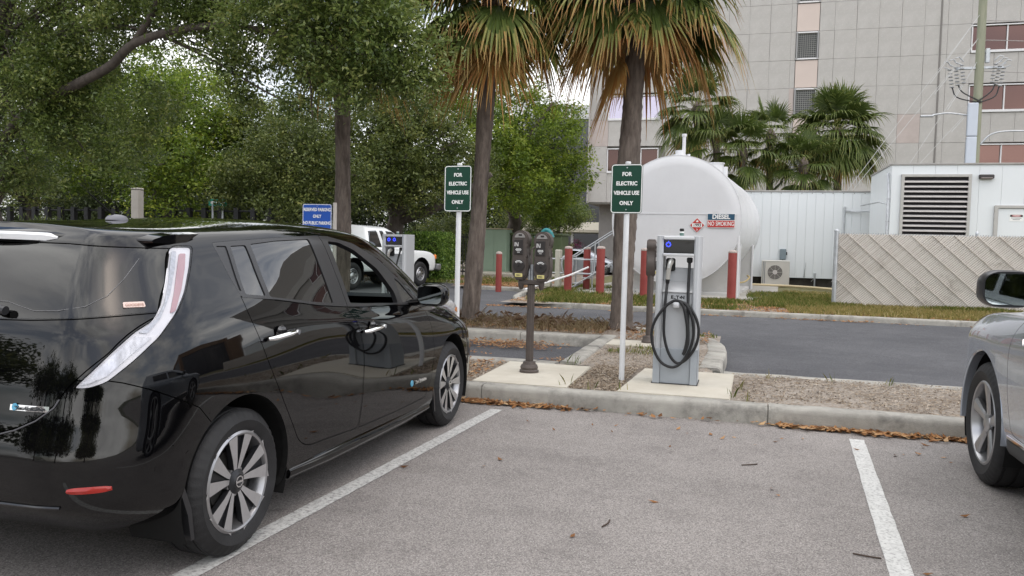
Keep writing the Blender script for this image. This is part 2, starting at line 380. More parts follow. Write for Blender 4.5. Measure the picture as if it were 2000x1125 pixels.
scatter('leaf_litter', np.vstack([gutter(520, -3.6, -2.02), gutter(240, -2.3, -1.35), gutter(30, -1.3, .3), gutter(650, .33, 2.2), gutter(500, 2.2, 6), gutter(1500, -12, -3.6)]), .062, DRY)
scatter('leaf_litter', np.vstack([rect(26, -2.0, 2, 5.9, 6.62, .005, .004), rect(16, -2, 2, 3.2, 6, .005, .003)]), .045, DRY)
scatter('leaf_litter', np.vstack([clumpy(2200, -6, -1.95, 10.1, 10.92, .012, .05, 16, .28), clumpy(700, -6, -1.95, 8.5, 10.3, .01, .02, 10, .2), rect(900, -5, -1.9, 11.3, 12.9, .15, .03), rect(500, -1.6, -.4, 10.8, 12.3, .15, .02), rect(800, -4, -2.4, 6.9, 8.2, .14, .03)]), .05, DRY)
scatter('mulch_litter', np.vstack([rect(5200, -1.45, -1.0, 6.9, 8.4, .137, .012), rect(3500, -1.62, -.3, 8.4, 10.2, .137, .012), rect(9000, -.05, 3.2, 6.9, 8.45, .135, .010), rect(4000, -3.6, -2.35, 6.9, 8.2, .135, .015), rect(2500, -1.6, -.35, 10.8, 12.2, .14, .012), rect(4500, -6.5, -1.8, 11.3, 12.9, .14, .02)]), .030, CHIP, .25, .28)
scatter('leaf_litter', np.vstack([rect(5000, -5.2, 1.2, 17.75, 21.4, .10, .02), rect(1500, 1, 6, 17.75, 19.5, .10, .02), rect(3500, -8.7, -6.2, 23.6, 26, .10, .02), rect(4500, -14, -6.2, 26.2, 29, .10, .02), clumpy(700, -5.6, 6, 17.2, 17.5, .005, .01, 24, .2), clumpy(500, -6, -1, 13.15, 14, .005, .01, 8, .3)]), .07, DRY)
def grass(name, P, h, cols, lean=.5, wd=.006, blades=1):
    n = len(P); a = rng.random(n)*2*np.pi; hh = h*(.5+rng.random(n)); w_ = wd*(.6+.8*rng.random(n)); l_ = lean*hh*rng.random(n)
    d = np.column_stack([np.cos(a), np.sin(a), np.zeros(n)]); u = np.column_stack([-np.sin(a), np.cos(a), np.zeros(n)]); z = np.zeros((n, 3)); z[:, 2] = 1
    b1, b2 = P-u*w_[:, None], P+u*w_[:, None]; m_ = P+d*(l_*.4)[:, None]+z*(hh*.6)[:, None]; t_ = P+d*l_[:, None]+z*hh[:, None]
    V = np.stack([b1, b2, m_+u*(w_*.7)[:, None], t_, m_-u*(w_*.7)[:, None]], 1).reshape(-1, 3); F = np.arange(5*n).reshape(n, 5)
    o = npmesh(name, V, F, leafmat(*cols), None, rnd=rng.random(n)); o['kind'] = 'stuff'; return o
GRN = ('grass_green', [(0, (.085, .125, .022)), (.5, (.16, .205, .045)), (.8, (.28, .26, .08)), (1, (.38, .31, .13))], .3, .6, .2)
OLV = ('grass_dry', [(0, (.17, .17, .045)), (.4, (.29, .26, .085)), (.75, (.40, .31, .12)), (1, (.46, .38, .20))], .3, .7, .2)
def tufts(pts, n, sp): return np.vstack([np.column_stack([rng.normal(x, sp, n), rng.normal(y, sp, n), np.full(n, z)]) for x, y, z in pts])
grass('grass_tufts', tufts([(-1.46, 7.02, .14), (-1.72, 8.34, .13), (-1.66, 8.40, .14), (-1.22, 6.93, .13), (-1.0, 6.95, .13), (-.02, 7.1, .13), (.02, 7.5, .13), (.32, 8.2, .13), (.9, 8.32, .13), (1.4, 8.35, .13), (.1, 6.95, .13)], 5, .03), .085, GRN, .8, .003)
grass('grass_tufts', np.vstack([clumpy(420, -1.55, -.5, 9.3, 10.1, .13, .01, 7, .12), clumpy(500, -1.4, -.3, 11.4, 12.2, .13, .01, 6, .15)]), .05, GRN, .9, .004)
grass('dry_grass', np.vstack([rect(2600, -4.8, -1.9, 11.35, 12.85, .135, .01), rect(1500, -7, -4.8, 11.35, 12.85, .135, .01)]), .10, ('straw', [(0, (.20, .15, .08)), (.5, (.38, .29, .17)), (1, (.52, .43, .28))], .4, .8, .1), 1.2, .003)
grass('verge_grass', np.vstack([rect(26000, 1.0, 9.5, 17.75, 20.9, .09, .01), rect(5000, 1.3, 4.6, 20.9, 27, .09, .01)]), .075, OLV, .9, .008)
grass('verge_grass', np.vstack([clumpy(9000, 0.2, 3.2, 19.2, 25, .09, .01, 40, .35), clumpy(5000, 4, 9.5, 20.1, 20.9, .09, .01, 40, .2), clumpy(8000, -5.1, 1.2, 17.75, 20.5, .09, .01, 34, .28), clumpy(3000, -5.4, -2, 20.5, 26, .09, .01, 14, .5), clumpy(3000, -11, -6.5, 23.6, 30, .09, .01, 14, .5)]), .10, GRN, .9, .008)
# dead brush heaped between the palms
def twigs(name, c, ext, n, ln, cols):
    P = np.column_stack([c[0]+ext[0]*(rng.random(n)*2-1), c[1]+ext[1]*(rng.random(n)*2-1), c[2]+ext[2]*rng.random(n)**1.6]); a = rng.random(n)*2*np.pi; e = (rng.random(n)-.35)*1.3; L_ = ln*(.4+rng.random(n))
    d = np.column_stack([np.cos(a)*np.cos(e), np.sin(a)*np.cos(e), np.sin(e)])*L_[:, None]; u = np.column_stack([-np.sin(a), np.cos(a), np.zeros(n)])*.0013
    q = P+d*.55+np.column_stack([np.zeros(n), np.zeros(n), .03*rng.random(n)]); t_ = P+d; t_[:, 2] -= .05*rng.random(n); lo = .13
    V = np.stack([P-u, P+u, q+u, t_, q-u], 1).reshape(-1, 3); V[:, 2] = np.maximum(V[:, 2], lo); F = np.arange(5*n).reshape(n, 5)
    o = npmesh(name, V, F, leafmat(*cols), None, rnd=rng.random(n)); o['kind'] = 'stuff'; return o
TW = ('dead_twig', [(0, (.30, .20, .14)), (.5, (.52, .39, .29)), (1, (.70, .60, .50))], .45, .9, .1)
twigs('dead_brush', (-3.5, 12.0, .14), (1.0, .5, .14), 420, .2, TW); twigs('dead_brush', (-2.3, 12.2, .14), (.9, .5, .06), 260, .16, TW); twigs('dead_brush', (-5.4, 12.0, .14), (1.2, .5, .12), 300, .18, TW)
# bits on the tarmac
for x, y, a, lb in ((.05, 5.35, .4, 'dark curled leaf stalk on the bare tarmac midway between the two stripes'), (-.62, 3.9, 1.2, 'small dark twig on the tarmac nearer the left hand stripe'), (.55, 3.95, -.35, 'straight brown twig on the tarmac just left of the right hand stripe'), (-.2, 2.9, .2, 'short twig at the open end of the empty bay')):
    mb = MB(); mb.tube([(x, y, .006), (x+.06*math.cos(a), y+.06*math.sin(a), .008), (x+.12*math.cos(a+.2), y+.12*math.sin(a+.2), .005)], .004, 5); tag(mb.build('twig', mat('twig_bark', (.06, .04, .03), .9)), lb, 'twig', 'twigs on the empty bay')

# ------------------------------------------------------------------ vehicle body surfaces
def interp(tab,x):
    xs=[a for a,_ in tab];ys=[b for _,b in tab]
    # smooth pchip-ish interpolation
    xs=np.array(xs,float);ys=np.array(ys,float)
    if len(xs)==1:return np.full_like(x,ys[0])
    h=np.diff(xs);dl=np.diff(ys)/h;m=np.zeros(len(xs))
    for i in range(1,len(xs)-1):
        if dl[i-1]*dl[i]>0:
            w1=2*h[i]+h[i-1];w2=h[i]+2*h[i-1];m[i]=(w1+w2)/(w1/dl[i-1]+w2/dl[i])
    m[0]=dl[0];m[-1]=dl[-1]
    x=np.clip(x,xs[0],xs[-1]);k=np.clip(np.searchsorted(xs,x)-1,0,len(xs)-2)
    t=(x-xs[k])/h[k]
    return ((1+2*t)*(1-t)**2*ys[k]+t*(1-t)**2*h[k]*m[k]+t*t*(3-2*t)*ys[k+1]+t*t*(t-1)*h[k]*m[k+1])
def contour(R,nr=8,nc=14,ns=60,nf=14,ne=8):
    """half plan contour of one row from rear centre round to front centre"""
    xr,xf=R['xr'],R['xf'];W=R['w'];wt=W if isinstance(W,list) else [(0,W)]
    ar,br,af,bf=R['c'];n=R.get('n',2.3);bow=R.get('bow',.03)
    pts=[]
    w1=interp(wt,np.array([xr+ar]))[0];w2=interp(wt,np.array([xf-af]))[0]
    br=min(br,w1*.98);bf=min(bf,w2*.98)
    for i in range(nr):
        y=(w1-br)*i/nr; pts.append((xr+bow*(y/max(w1,1e-6))**2,y))
    y0=w1-br;x0=xr+bow*(y0/max(w1,1e-6))**2
    for i in range(nc):
        t=np.pi/2*i/nc
        pts.append((xr+ar-(xr+ar-x0)*np.cos(t)**(2/n),y0+br*np.sin(t)**(2/n)))
    for i in range(ns+1):
        x=xr+ar+(xf-af-xr-ar)*i/ns; pts.append((x,interp(wt,np.array([x]))[0]))
    y1=w2-bf;bowf=R.get('bowf',.06);x1=xf-bowf*(y1/max(w2,1e-6))**2
    for i in range(1,nf+1):
        t=np.pi/2*(1-i/nf)
        pts.append((xf-af+(x1-xf+af)*np.cos(t)**(2/n),y1+bf*np.sin(t)**(2/n)))
    for i in range(1,ne+1):
        y=y1*(1-i/ne);pts.append((xf-bowf*(y/max(w2,1e-6))**2,y))
    P=np.array(pts);z=interp(R['z'],P[:,0])
    return np.column_stack([P,z])
def surface(rows,sub=6):
    C=np.array([contour(R) for R in rows])           # rows x cols x 3
    n=len(C);d=np.linalg.norm(np.diff(C,axis=0),axis=2).mean(1)**.6
    t=np.concatenate([[0],np.cumsum(d)])
    m=np.zeros_like(C)
    for i in range(n):
        if i==0:m[i]=(C[1]-C[0])/(t[1]-t[0])
        elif i==n-1:m[i]=(C[-1]-C[-2])/(t[-1]-t[-2])
        else:
            a=(C[i]-C[i-1])/(t[i]-t[i-1]);b=(C[i+1]-C[i])/(t[i+1]-t[i])
            wa=(t[i+1]-t[i]);wb=(t[i]-t[i-1]);m[i]=(a*wa+b*wb)/(wa+wb)
    out=[]
    for i in range(n-1):
        k=max(2,int(sub*rows[i+1].get('s',1)));h=t[i+1]-t[i]
        for j in range(k):
            u=j/k
            out.append((1+2*u)*(1-u)**2*C[i]+u*(1-u)**2*h*m[i]+u*u*(3-2*u)*C[i+1]+u*u*(u-1)*h*m[i+1])
    out.append(C[-1]);return np.array(out)
LEAF=[
 dict(xr=.35,xf=4.1,w=0.0,c=(.05,0,.05,0),z=[(0,.25),(.9,.17),(4,.2)],bow=0,bowf=0),
 dict(xr=.30,xf=4.15,w=.55,c=(.1,.1,.1,.1),z=[(0,.25),(.9,.17),(4,.2)]),
 dict(xr=.12,xf=4.30,w=[(0,.80),(.6,.83),(3,.83),(4.4,.78)],c=(.42,.36,.5,.5),z=[(0,.33),(.5,.29),(1.1,.20),(3,.19),(4,.2)]),
 dict(xr=.03,xf=4.42,w=[(0,.84),(.6,.872),(1.5,.862),(3,.868),(4.4,.80)],c=(.46,.40,.55,.55),z=[(0,.40),(.5,.36),(1.1,.28),(3,.27),(4,.3)]),
 dict(xr=.0,xf=4.445,w=[(0,.85),(.7,.885),(1.6,.876),(3.4,.885),(4.4,.80)],c=(.50,.42,.65,.6),z=[(0,.55),(1.1,.46),(3,.44),(4,.44)]),
 dict(xr=.035,xf=4.43,w=[(0,.85),(.7,.888),(1.6,.874),(3.4,.888),(4.4,.80)],c=(.52,.42,.7,.62),z=[(0,.72),(1.1,.65),(3,.62),(4,.60)]),
 dict(xr=.06,xf=4.36,w=[(0,.84),(.7,.882),(1.6,.872),(3.4,.875),(4.4,.78)],c=(.52,.40,.75,.62),z=[(0,.86),(1.1,.83),(3,.79),(3.6,.77),(4.3,.70)]),
 dict(xr=.09,xf=4.10,w=[(0,.81),(.7,.858),(1.6,.862),(3.0,.85),(3.6,.80)],c=(.52,.36,.7,.6),z=[(0,.97),(1.1,.955),(2.6,.905),(3.3,.90),(4.1,.80)]),
 dict(xr=.125,xf=3.58,w=[(0,.77),(.7,.815),(1.6,.832),(2.7,.815),(3.2,.78)],c=(.50,.30,.50,.5),z=[(0,1.06),(.8,1.075),(1.6,1.025),(2.7,.965),(3.4,.985)]),
 dict(xr=.21,xf=3.29,w=[(0,.70),(.8,.735),(1.6,.765),(2.5,.745)],c=(.48,.24,.62,.5),z=[(0,1.22),(1.6,1.22),(3.1,1.18)],bowf=.1),
 dict(xr=.31,xf=2.88,w=[(0,.61),(.8,.64),(1.7,.675),(2.4,.655)],c=(.44,.18,.60,.45),z=[(0,1.36),(.8,1.385),(1.7,1.425),(2.1,1.418),(2.4,1.408),(2.88,1.365)],bowf=.13),
 dict(xr=.36,xf=2.72,w=[(0,.55),(1.6,.60),(2.4,.58)],c=(.36,.16,.6,.4),z=[(0,1.405),(.8,1.43),(1.7,1.47),(2.2,1.462),(2.72,1.415)],bowf=.13),
 dict(xr=.38,xf=2.64,w=[(0,.33),(1.6,.36),(2.4,.34)],c=(.30,.12,.5,.25),z=[(0,1.425),(.8,1.457),(1.7,1.504),(2.2,1.497),(2.64,1.445)],bowf=.08),
 dict(xr=.385,xf=2.62,w=0.0,c=(.28,0,.45,0),z=[(0,1.435),(.8,1.467),(1.7,1.515),(2.2,1.508),(2.62,1.452)],bow=0,bowf=0),
]

def solid_from_rows(rows):
    """closed two-sided body from half plan contours"""
    G = surface(rows); r, c, _ = G.shape
    V = []; idx = {}
    def vid(i, j, s):
        y = G[i, j, 1]; k = (i, j, 0 if abs(y) < 1e-6 else s)
        if k not in idx: idx[k] = len(V); V.append((G[i, j, 0], y*s if abs(y) >= 1e-6 else 0, G[i, j, 2]))
        return idx[k]
    b = bmesh.new(); F = []
    for s in (-1, 1):
        for i in range(r-1):
            for j in range(c-1):
                q = [vid(i, j, s), vid(i, j+1, s), vid(i+1, j+1, s), vid(i+1, j, s)]
                F.append(q if s < 0 else q[::-1])
    vs_ = [b.verts.new(v) for v in V]
    for q in F:
        u = []
        for k in q:
            if k not in u: u.append(k)
        if len(u) > 2:
            try: b.faces.new([vs_[k] for k in u])
            except ValueError: pass
    bmesh.ops.remove_doubles(b, verts=list(b.verts), dist=1e-5)
    bmesh.ops.dissolve_degenerate(b, dist=1e-6, edges=list(b.edges))
    bmesh.ops.triangulate(b, faces=list(b.faces))
    bmesh.ops.recalc_face_normals(b, faces=list(b.faces))
    me = bpy.data.meshes.new('solid'); b.to_mesh(me); b.free(); return me
def prism_mesh(poly, d0, d1, fr):
    m = MB(); m.prism(poly, d0, d1, fr); bmesh.ops.triangulate(m.b, faces=list(m.b.faces)); return m.mesh()
def boolean(me, cutter, op):
    a = bpy.data.objects.new('a', me); c = bpy.data.objects.new('c', cutter); C.objects.link(a); C.objects.link(c)
    md = a.modifiers.new('b', 'BOOLEAN'); md.operation = op; md.object = c; md.solver = 'MANIFOLD'
    bpy.context.view_layer.update()
    r = bpy.data.meshes.new_from_object(a.evaluated_get(bpy.context.evaluated_depsgraph_get()))
    bpy.data.objects.remove(a); bpy.data.objects.remove(c); return r
def roundpoly(P, r=.02, n=4):
    """round the corners of a polygon; a vertex may carry its own radius as third value"""
    out = []; L_ = len(P)
    for i in range(L_):
        p = Vector(P[i][:2]); a = Vector(P[i-1][:2]); c = Vector(P[(i+1) % L_][:2]); rr = P[i][2] if len(P[i]) > 2 else r
        da, dc = a-p, c-p; k = min(rr, da.length*.45, dc.length*.45)
        if k < 1e-4: out.append(tuple(p)); continue
        p0, p1 = p+da.normalized()*k, p+dc.normalized()*k
        for t in range(n+1):
            u = t/n; out.append(tuple(p0*(1-u)**2+p*2*u*(1-u)+p1*u*u))
    return out
def inset(P, d):
    """shrink a polygon by d"""
    A = sum(P[i-1][0]*P[i][1]-P[i][0]*P[i-1][1] for i in range(len(P))); s = 1 if A > 0 else -1
    out = []
    for i in range(len(P)):
        a, p, c = Vector(P[i-1]), Vector(P[i]), Vector(P[(i+1) % len(P)])
        e1, e2 = (p-a), (c-p)
        if e1.length < 1e-7 or e2.length < 1e-7: continue
        e1.normalize(); e2.normalize()
        n1, n2 = Vector((-e1.y, e1.x))*s, Vector((-e2.y, e2.x))*s; b = n1+n2
        if b.length < 1e-6: b = n1
        b.normalize(); k = max(.35, b.dot(n1)); out.append(tuple(p+b*(d/k)))
    return out
class Shell:
    """a vehicle body that panels are cut out of; every panel keeps the smooth body surface"""
    def __init__(s, rows):
        s.me = solid_from_rows(rows); m0 = s.me.copy(); m0.calc_loop_triangles()
        s.v = [Vector(v.co) for v in m0.vertices]; s.n = [Vector(v.normal) for v in m0.vertices]
        s.t = [tuple(p.vertices) for p in m0.polygons]
        s.bvh = BVHTree.FromPolygons([v[:] for v in s.v], s.t)
    def normal(s, co):
        q, fn, i, d = s.bvh.find_nearest(co); a, b, c = (s.v[k] for k in s.t[i])
        ab, ac, ap = b-a, c-a, q-a; d00, d01, d11, d20, d21 = ab.dot(ab), ab.dot(ac), ac.dot(ac), ap.dot(ab), ap.dot(ac)
        den = d00*d11-d01*d01
        if abs(den) < 1e-16: return fn, d, q
        v = (d11*d20-d01*d21)/den; w_ = (d00*d21-d01*d20)/den
        n = s.n[s.t[i][0]]*(1-v-w_)+s.n[s.t[i][1]]*v+s.n[s.t[i][2]]*w_
        return n.normalized(), d, q
    def cut(s, cutter): s.me = boolean(s.me, cutter, 'DIFFERENCE')
    def take(s, poly, d0, d1, fr, gap=.0045):
        """cut the outline out of the body and return the loose panel"""
        p = boolean(s.me, prism_mesh(inset(poly, gap), d0, d1, fr), 'INTERSECT')
        s.cut(prism_mesh(poly, d0, d1, fr)); return p
    def skin(s, me, name, m, parent, thick=.02, recess=0.0, inner=None, keep=None):
        """outer faces of a cut piece, given thickness and the body's own smooth normals"""
        V = [Vector(v.co) for v in me.vertices]; info = [s.normal(v) for v in V]; fs = []
        for p in me.polygons:
            vi = list(p.vertices)
            if all(info[k][1] < 3e-4 for k in vi) and Vector(p.normal).dot(info[vi[0]][0]) > .35:
                if keep is None or keep(p.center): fs.append(vi)
        if not fs: return None
        used = sorted({k for f in fs for k in f}); mp_ = {k: i for i, k in enumerate(used)}; n = len(used)
        co = [V[k]-info[k][0]*recess for k in used]+[V[k]-info[k][0]*(recess+thick) for k in used]
        faces = [[mp_[k] for k in f] for f in fs]; nf = len(faces); cnt = {}
        for f in faces:
            for a, b in zip(f, f[1:]+f[:1]): cnt[(a, b)] = 1
        rim = [(b, a, a+n, b+n) for (a, b) in cnt if (b, a) not in cnt]
        allf = faces+[[k+n for k in f[::-1]] for f in faces]+[list(q) for q in rim]
        out = bpy.data.meshes.new(name); out.from_pydata([v[:] for v in co], [], allf)
        for p in out.polygons: p.use_smooth = True
        ln = []
        for i, p in enumerate(out.polygons):
            for k in p.vertices:
                if i < nf: ln.append(info[used[k]][0][:])
                elif i < 2*nf: ln.append((-info[used[k-n]][0])[:])
                else: ln.append(Vector(p.normal)[:])
        out.normals_split_custom_set(ln)
        mats = [m, inner] if inner else [m]
        if inner:
            for i, p in enumerate(out.polygons): p.material_index = 0 if i < nf else 1
        return link(name, out, mats, parent)
def SIDE(sd): return lambda u, v, d: (u, d*sd, v)          # outline drawn in (x, z), pushed along y
REARV = lambda u, v, d: (d, u, v)                            # outline drawn in (y, z), pushed along x
def DIAG(sd): return lambda u, v, d: (.64*u+.768*d, sd*(.768*u-.64*d), v)   # seen from the rear corner
def TOPV(u, v, d): return (u, v, d)
def mirror_poly(P): return [(-p[0], *p[1:]) for p in P[::-1]]
def make_wheel(name, parent, c, side, rad, rimr, wid, spokes, M, tread=True):
    """wheel > tyre, rim, spoke..., centre cap; axle along y, face towards side"""
    e = bpy.data.objects.new(name, None); C.objects.link(e); e.parent = parent; e.location = c
    e.rotation_euler = (0, 0, 0 if side < 0 else math.pi)
    h = wid/2; m = MB(); n = 144; b_ = rad
    prof = [(rimr-.012, -h+.03), (rimr+.006, -h+.012), (rimr+.022, -h+.004), (rimr+(b_-rimr)*.5, -h-.006), (b_-.035, -h+.004), (b_-.016, -h+.016), (b_-.006, -h+.03)]
    gr = []
    for g in (-.30, 0, .30):
        y0 = g*wid; gr += [(b_-.001, y0-.009), (b_-.009, y0-.007), (b_-.009, y0+.007), (b_-.001, y0+.009)]
    prof += [(b_-.002, -h+.042)]+gr+[(b_-.002, h-.042)]+[(r, -y) for r, y in prof[::-1]]
    cutk = set(range(6, len(prof)-6))
    def fn(q, k, r):
        if not tread: return r
        if 4 <= q <= 6 or len(prof)-7 <= q <= len(prof)-5: return r-.0045*(k % 3 == 0)
        return r
    m.lathe(prof, (0, 0, 0), n, 'y', caps=False, fn=fn)
    m.build('tyre', M['rubber'], e, smooth=True, auto=28)
    m = MB()   # barrel and lip
    m.lathe([(rimr+.004, -h+.012), (rimr-.006, -h+.006), (rimr-.014, -h+.010), (rimr-.022, -h+.03), (rimr-.032, -h+.06), (rimr-.035, h-.03), (rimr+.002, h-.01)], (0, 0, 0), 72, 'y', caps=False)
    rim = m.build('rim', M['alloy'], e, smooth=True)
    m = MB(); m.cyl((0, -h+.075, 0), rimr-.04, .01, 48, 'y'); m.build('brake_backing', M['dark'], rim)
    m = MB(); m.cyl((0, -h+.062, 0), .14, .01, 40, 'y'); m.build('brake_disc', mat('brake_iron', (.06, .058, .055), .5, metal=.6), rim)
    spokes(m, e, rim, rimr, h, M)
    return e
def twin_spokes(m, e, rim, rimr, h, M):
    for i in range(5):
        a0 = 2*math.pi*i/5+.26
        for sgn in (-1, 1):
            m = MB(); r0, r1 = .050, rimr-.010; pts = []
            for (r_, off, wd) in ((r0, .011, .010), (.10, .024, .017), (r1, .062, .034)):
                pts.append((r_, off*sgn, wd))
            def P(r_, t, y): return (math.cos(a0)*r_-math.sin(a0)*t, y, math.sin(a0)*r_+math.cos(a0)*t)
            prev = None
            for (r_, o_, wd), yf in zip(pts, (-h+.024, -h+.018, -h+.009)):
                rg = m.ring([P(r_, o_-wd, yf), P(r_, o_+wd, yf), P(r_, o_+wd*.8, yf+.030), P(r_, o_-wd*.8, yf+.030)])
                if prev: m.bridge(prev, rg)
                else: m.cap(rg, True)
                prev = rg
            m.cap(prev)
            for f in m.b.faces: f.material_index = 0 if abs(f.calc_center_median().y-(-h+.017)) < .006 else 1
            m.build('spoke', [M['machined'], M['alloydark']], rim, recalc=True)
        m = MB(); a1 = a0     # dark web between the twin spokes
        def P(r_, t, y): return (math.cos(a1)*r_-math.sin(a1)*t, y, math.sin(a1)*r_+math.cos(a1)*t)
        ra = m.ring([P(.05, -.012, -h+.034), P(.05, .012, -h+.034), P(.05, .012, -h+.05), P(.05, -.012, -h+.05)])
        rb = m.ring([P(rimr-.015, -.05, -h+.026), P(rimr-.015, .05, -h+.026), P(rimr-.015, .05, -h+.05), P(rimr-.015, -.05, -h+.05)])
        m.bridge(ra, rb); m.cap(ra, True); m.cap(rb); m.build('spoke_web', M['alloydark'], rim)
        m = MB(); a2 = a0+.63; m.cyl((math.cos(a2)*.057, -h+.028, math.sin(a2)*.057), .009, .02, 10, 'y'); m.build('lug_nut', M['steel'], rim)
    m = MB(); m.lathe([(.058, -h+.04), (.056, -h+.024), (.036, -h+.014), (.033, -h+.011), (.0, -h+.010)], (0, 0, 0), 32, 'y', caps=False); cp = m.build('centre_cap', M['alloydark'], rim, smooth=True)
    m = MB(); m.lathe([(.026, -h+.0095), (.026, -h+.0075), (.021, -h+.0075), (.021, -h+.0095)], (0, 0, 0), 28, 'y', caps=False); m.box((0, -h+.008, 0), (.05, .002, .009)); m.build('emblem', M['chrome'], cp)
def five_spokes(m, e, rim, rimr, h, M):
    for i in range(5):
        a0 = 2*math.pi*i/5+.3; m = MB(); prev = None
        def P(r_, t, y): return (math.cos(a0)*r_-math.sin(a0)*t, y, math.sin(a0)*r_+math.cos(a0)*t)
        for r_, wd, yf in ((.04, .03, -h+.035), (.12, .032, -h+.028), (rimr-.012, .055, -h+.012)):
            rg = m.ring([P(r_, -wd, yf+.01), P(r_, -wd*.5, yf), P(r_, wd*.5, yf), P(r_, wd, yf+.01), P(r_, wd*.8, yf+.04), P(r_, -wd*.8, yf+.04)])
            if prev: m.bridge(prev, rg)
            prev = rg
        m.build('spoke', M['alloy'], rim)
        m = MB(); a2 = a0+.63; m.cyl((math.cos(a2)*.06, -h+.03, math.sin(a2)*.06), .01, .02, 10, 'y'); m.build('lug_nut', M['steel'], rim)
    m = MB(); m.lathe([(.06, -h+.05), (.055, -h+.03), (.03, -h+.02), (0, -h+.018)], (0, 0, 0), 28, 'y', caps=False); m.build('centre_cap', M['alloy'], rim, smooth=True)
def steel_spokes(m, e, rim, rimr, h, M):
    m = MB(); m.lathe([(rimr-.03, -h+.05), (rimr-.06, -h+.02), (.09, -h+.03), (.06, -h+.01), (0, -h+.008)], (0, 0, 0), 32, 'y', caps=False); m.build('wheel_disc', M['alloy'], rim, smooth=True)
    for i in range(8):
        a = 2*math.pi*i/8; m = MB(); m.cyl((math.cos(a)*.125, -h+.016, math.sin(a)*.125), .02, .006, 12, 'y'); m.build('vent_hole', M['dark'], rim)
def wheel_liner(parent, c, rad, y0, y1, M):
    m = MB(); n = 26; ra, rb = [], []
    for k in range(n+1):
        a = R(-25+230*k/n); p = (c[0]+rad*math.cos(a), c[2]+rad*math.sin(a)); ra.append((p[0], y0, p[1])); rb.append((p[0], y1, p[1]))
    a_, b_ = m.ring(ra), m.ring(rb); m.bridge(a_, b_, False); m.cap(m.ring(rb)); m.build('wheel_liner', M['dark'], parent, smooth=True, recalc=False)
VM = dict(
    rubber=mat('tyre_rubber', (.018, .018, .019), .62, var=.3, vscale=9, bump=.15, bscale=140, spec=.4),
    alloy=mat('alloy_silver', (.42, .42, .43), .32, metal=.9, var=.06), alloydark=mat('alloy_gunmetal', (.028, .029, .032), .35, metal=.4),
    machined=mat('machined_alloy', (.60, .60, .61), .36, metal=.85, var=.05, vscale=30), steel=mat('brushed_steel', (.35, .35, .36), .4, metal=.9),
    chrome=mat('chrome', (.85, .85, .86), .07, metal=1), dark=mat('black_plastic_matt', (.008, .008, .008), .75, spec=.25),
    gloss=mat('black_gloss_trim', (.006, .006, .007), .12, coat=.6), satin=mat('black_satin_trim', (.02, .02, .022), .28, spec=.6),
    cloth=mat('seat_cloth', (.03, .03, .032), .9, var=.2, vscale=60), black=mat('black_car_paint', (.0016, .0016, .002), .4, coat=1.0, spec=.0, ior=1.5, dirt=((.010, .009, .008), 2.5, .55, .85)),
    clear=glass('clear_pane', (.84, .89, .86), .9, 1.38), privacy=glass('privacy_pane', (.035, .038, .042), 1.0, 1.9),
    lens=glass('clear_lens', (.92, .92, .93), 1.0, 1.5), mirror=mat('mirror_glass', (.55, .6, .6), .03, metal=1),
    silver=mat('silver_car_paint', (.42, .45, .50), .22, metal=.5, coat=.9, var=.03, vscale=400), white=mat('white_vehicle_paint', (.72, .74, .74), .25, coat=.6, var=.02),
    red=mat('red_reflector', (.30, .014, .008), .25, coat=.4), amber=mat('amber_lens', (.75, .22, .03), .2, coat=.5), lampwhite=mat('lamp_reflector', (.82, .82, .84), .25, metal=.0),
    pinkred=mat('faded_red_lens', (.50, .30, .32), .22, coat=.5))
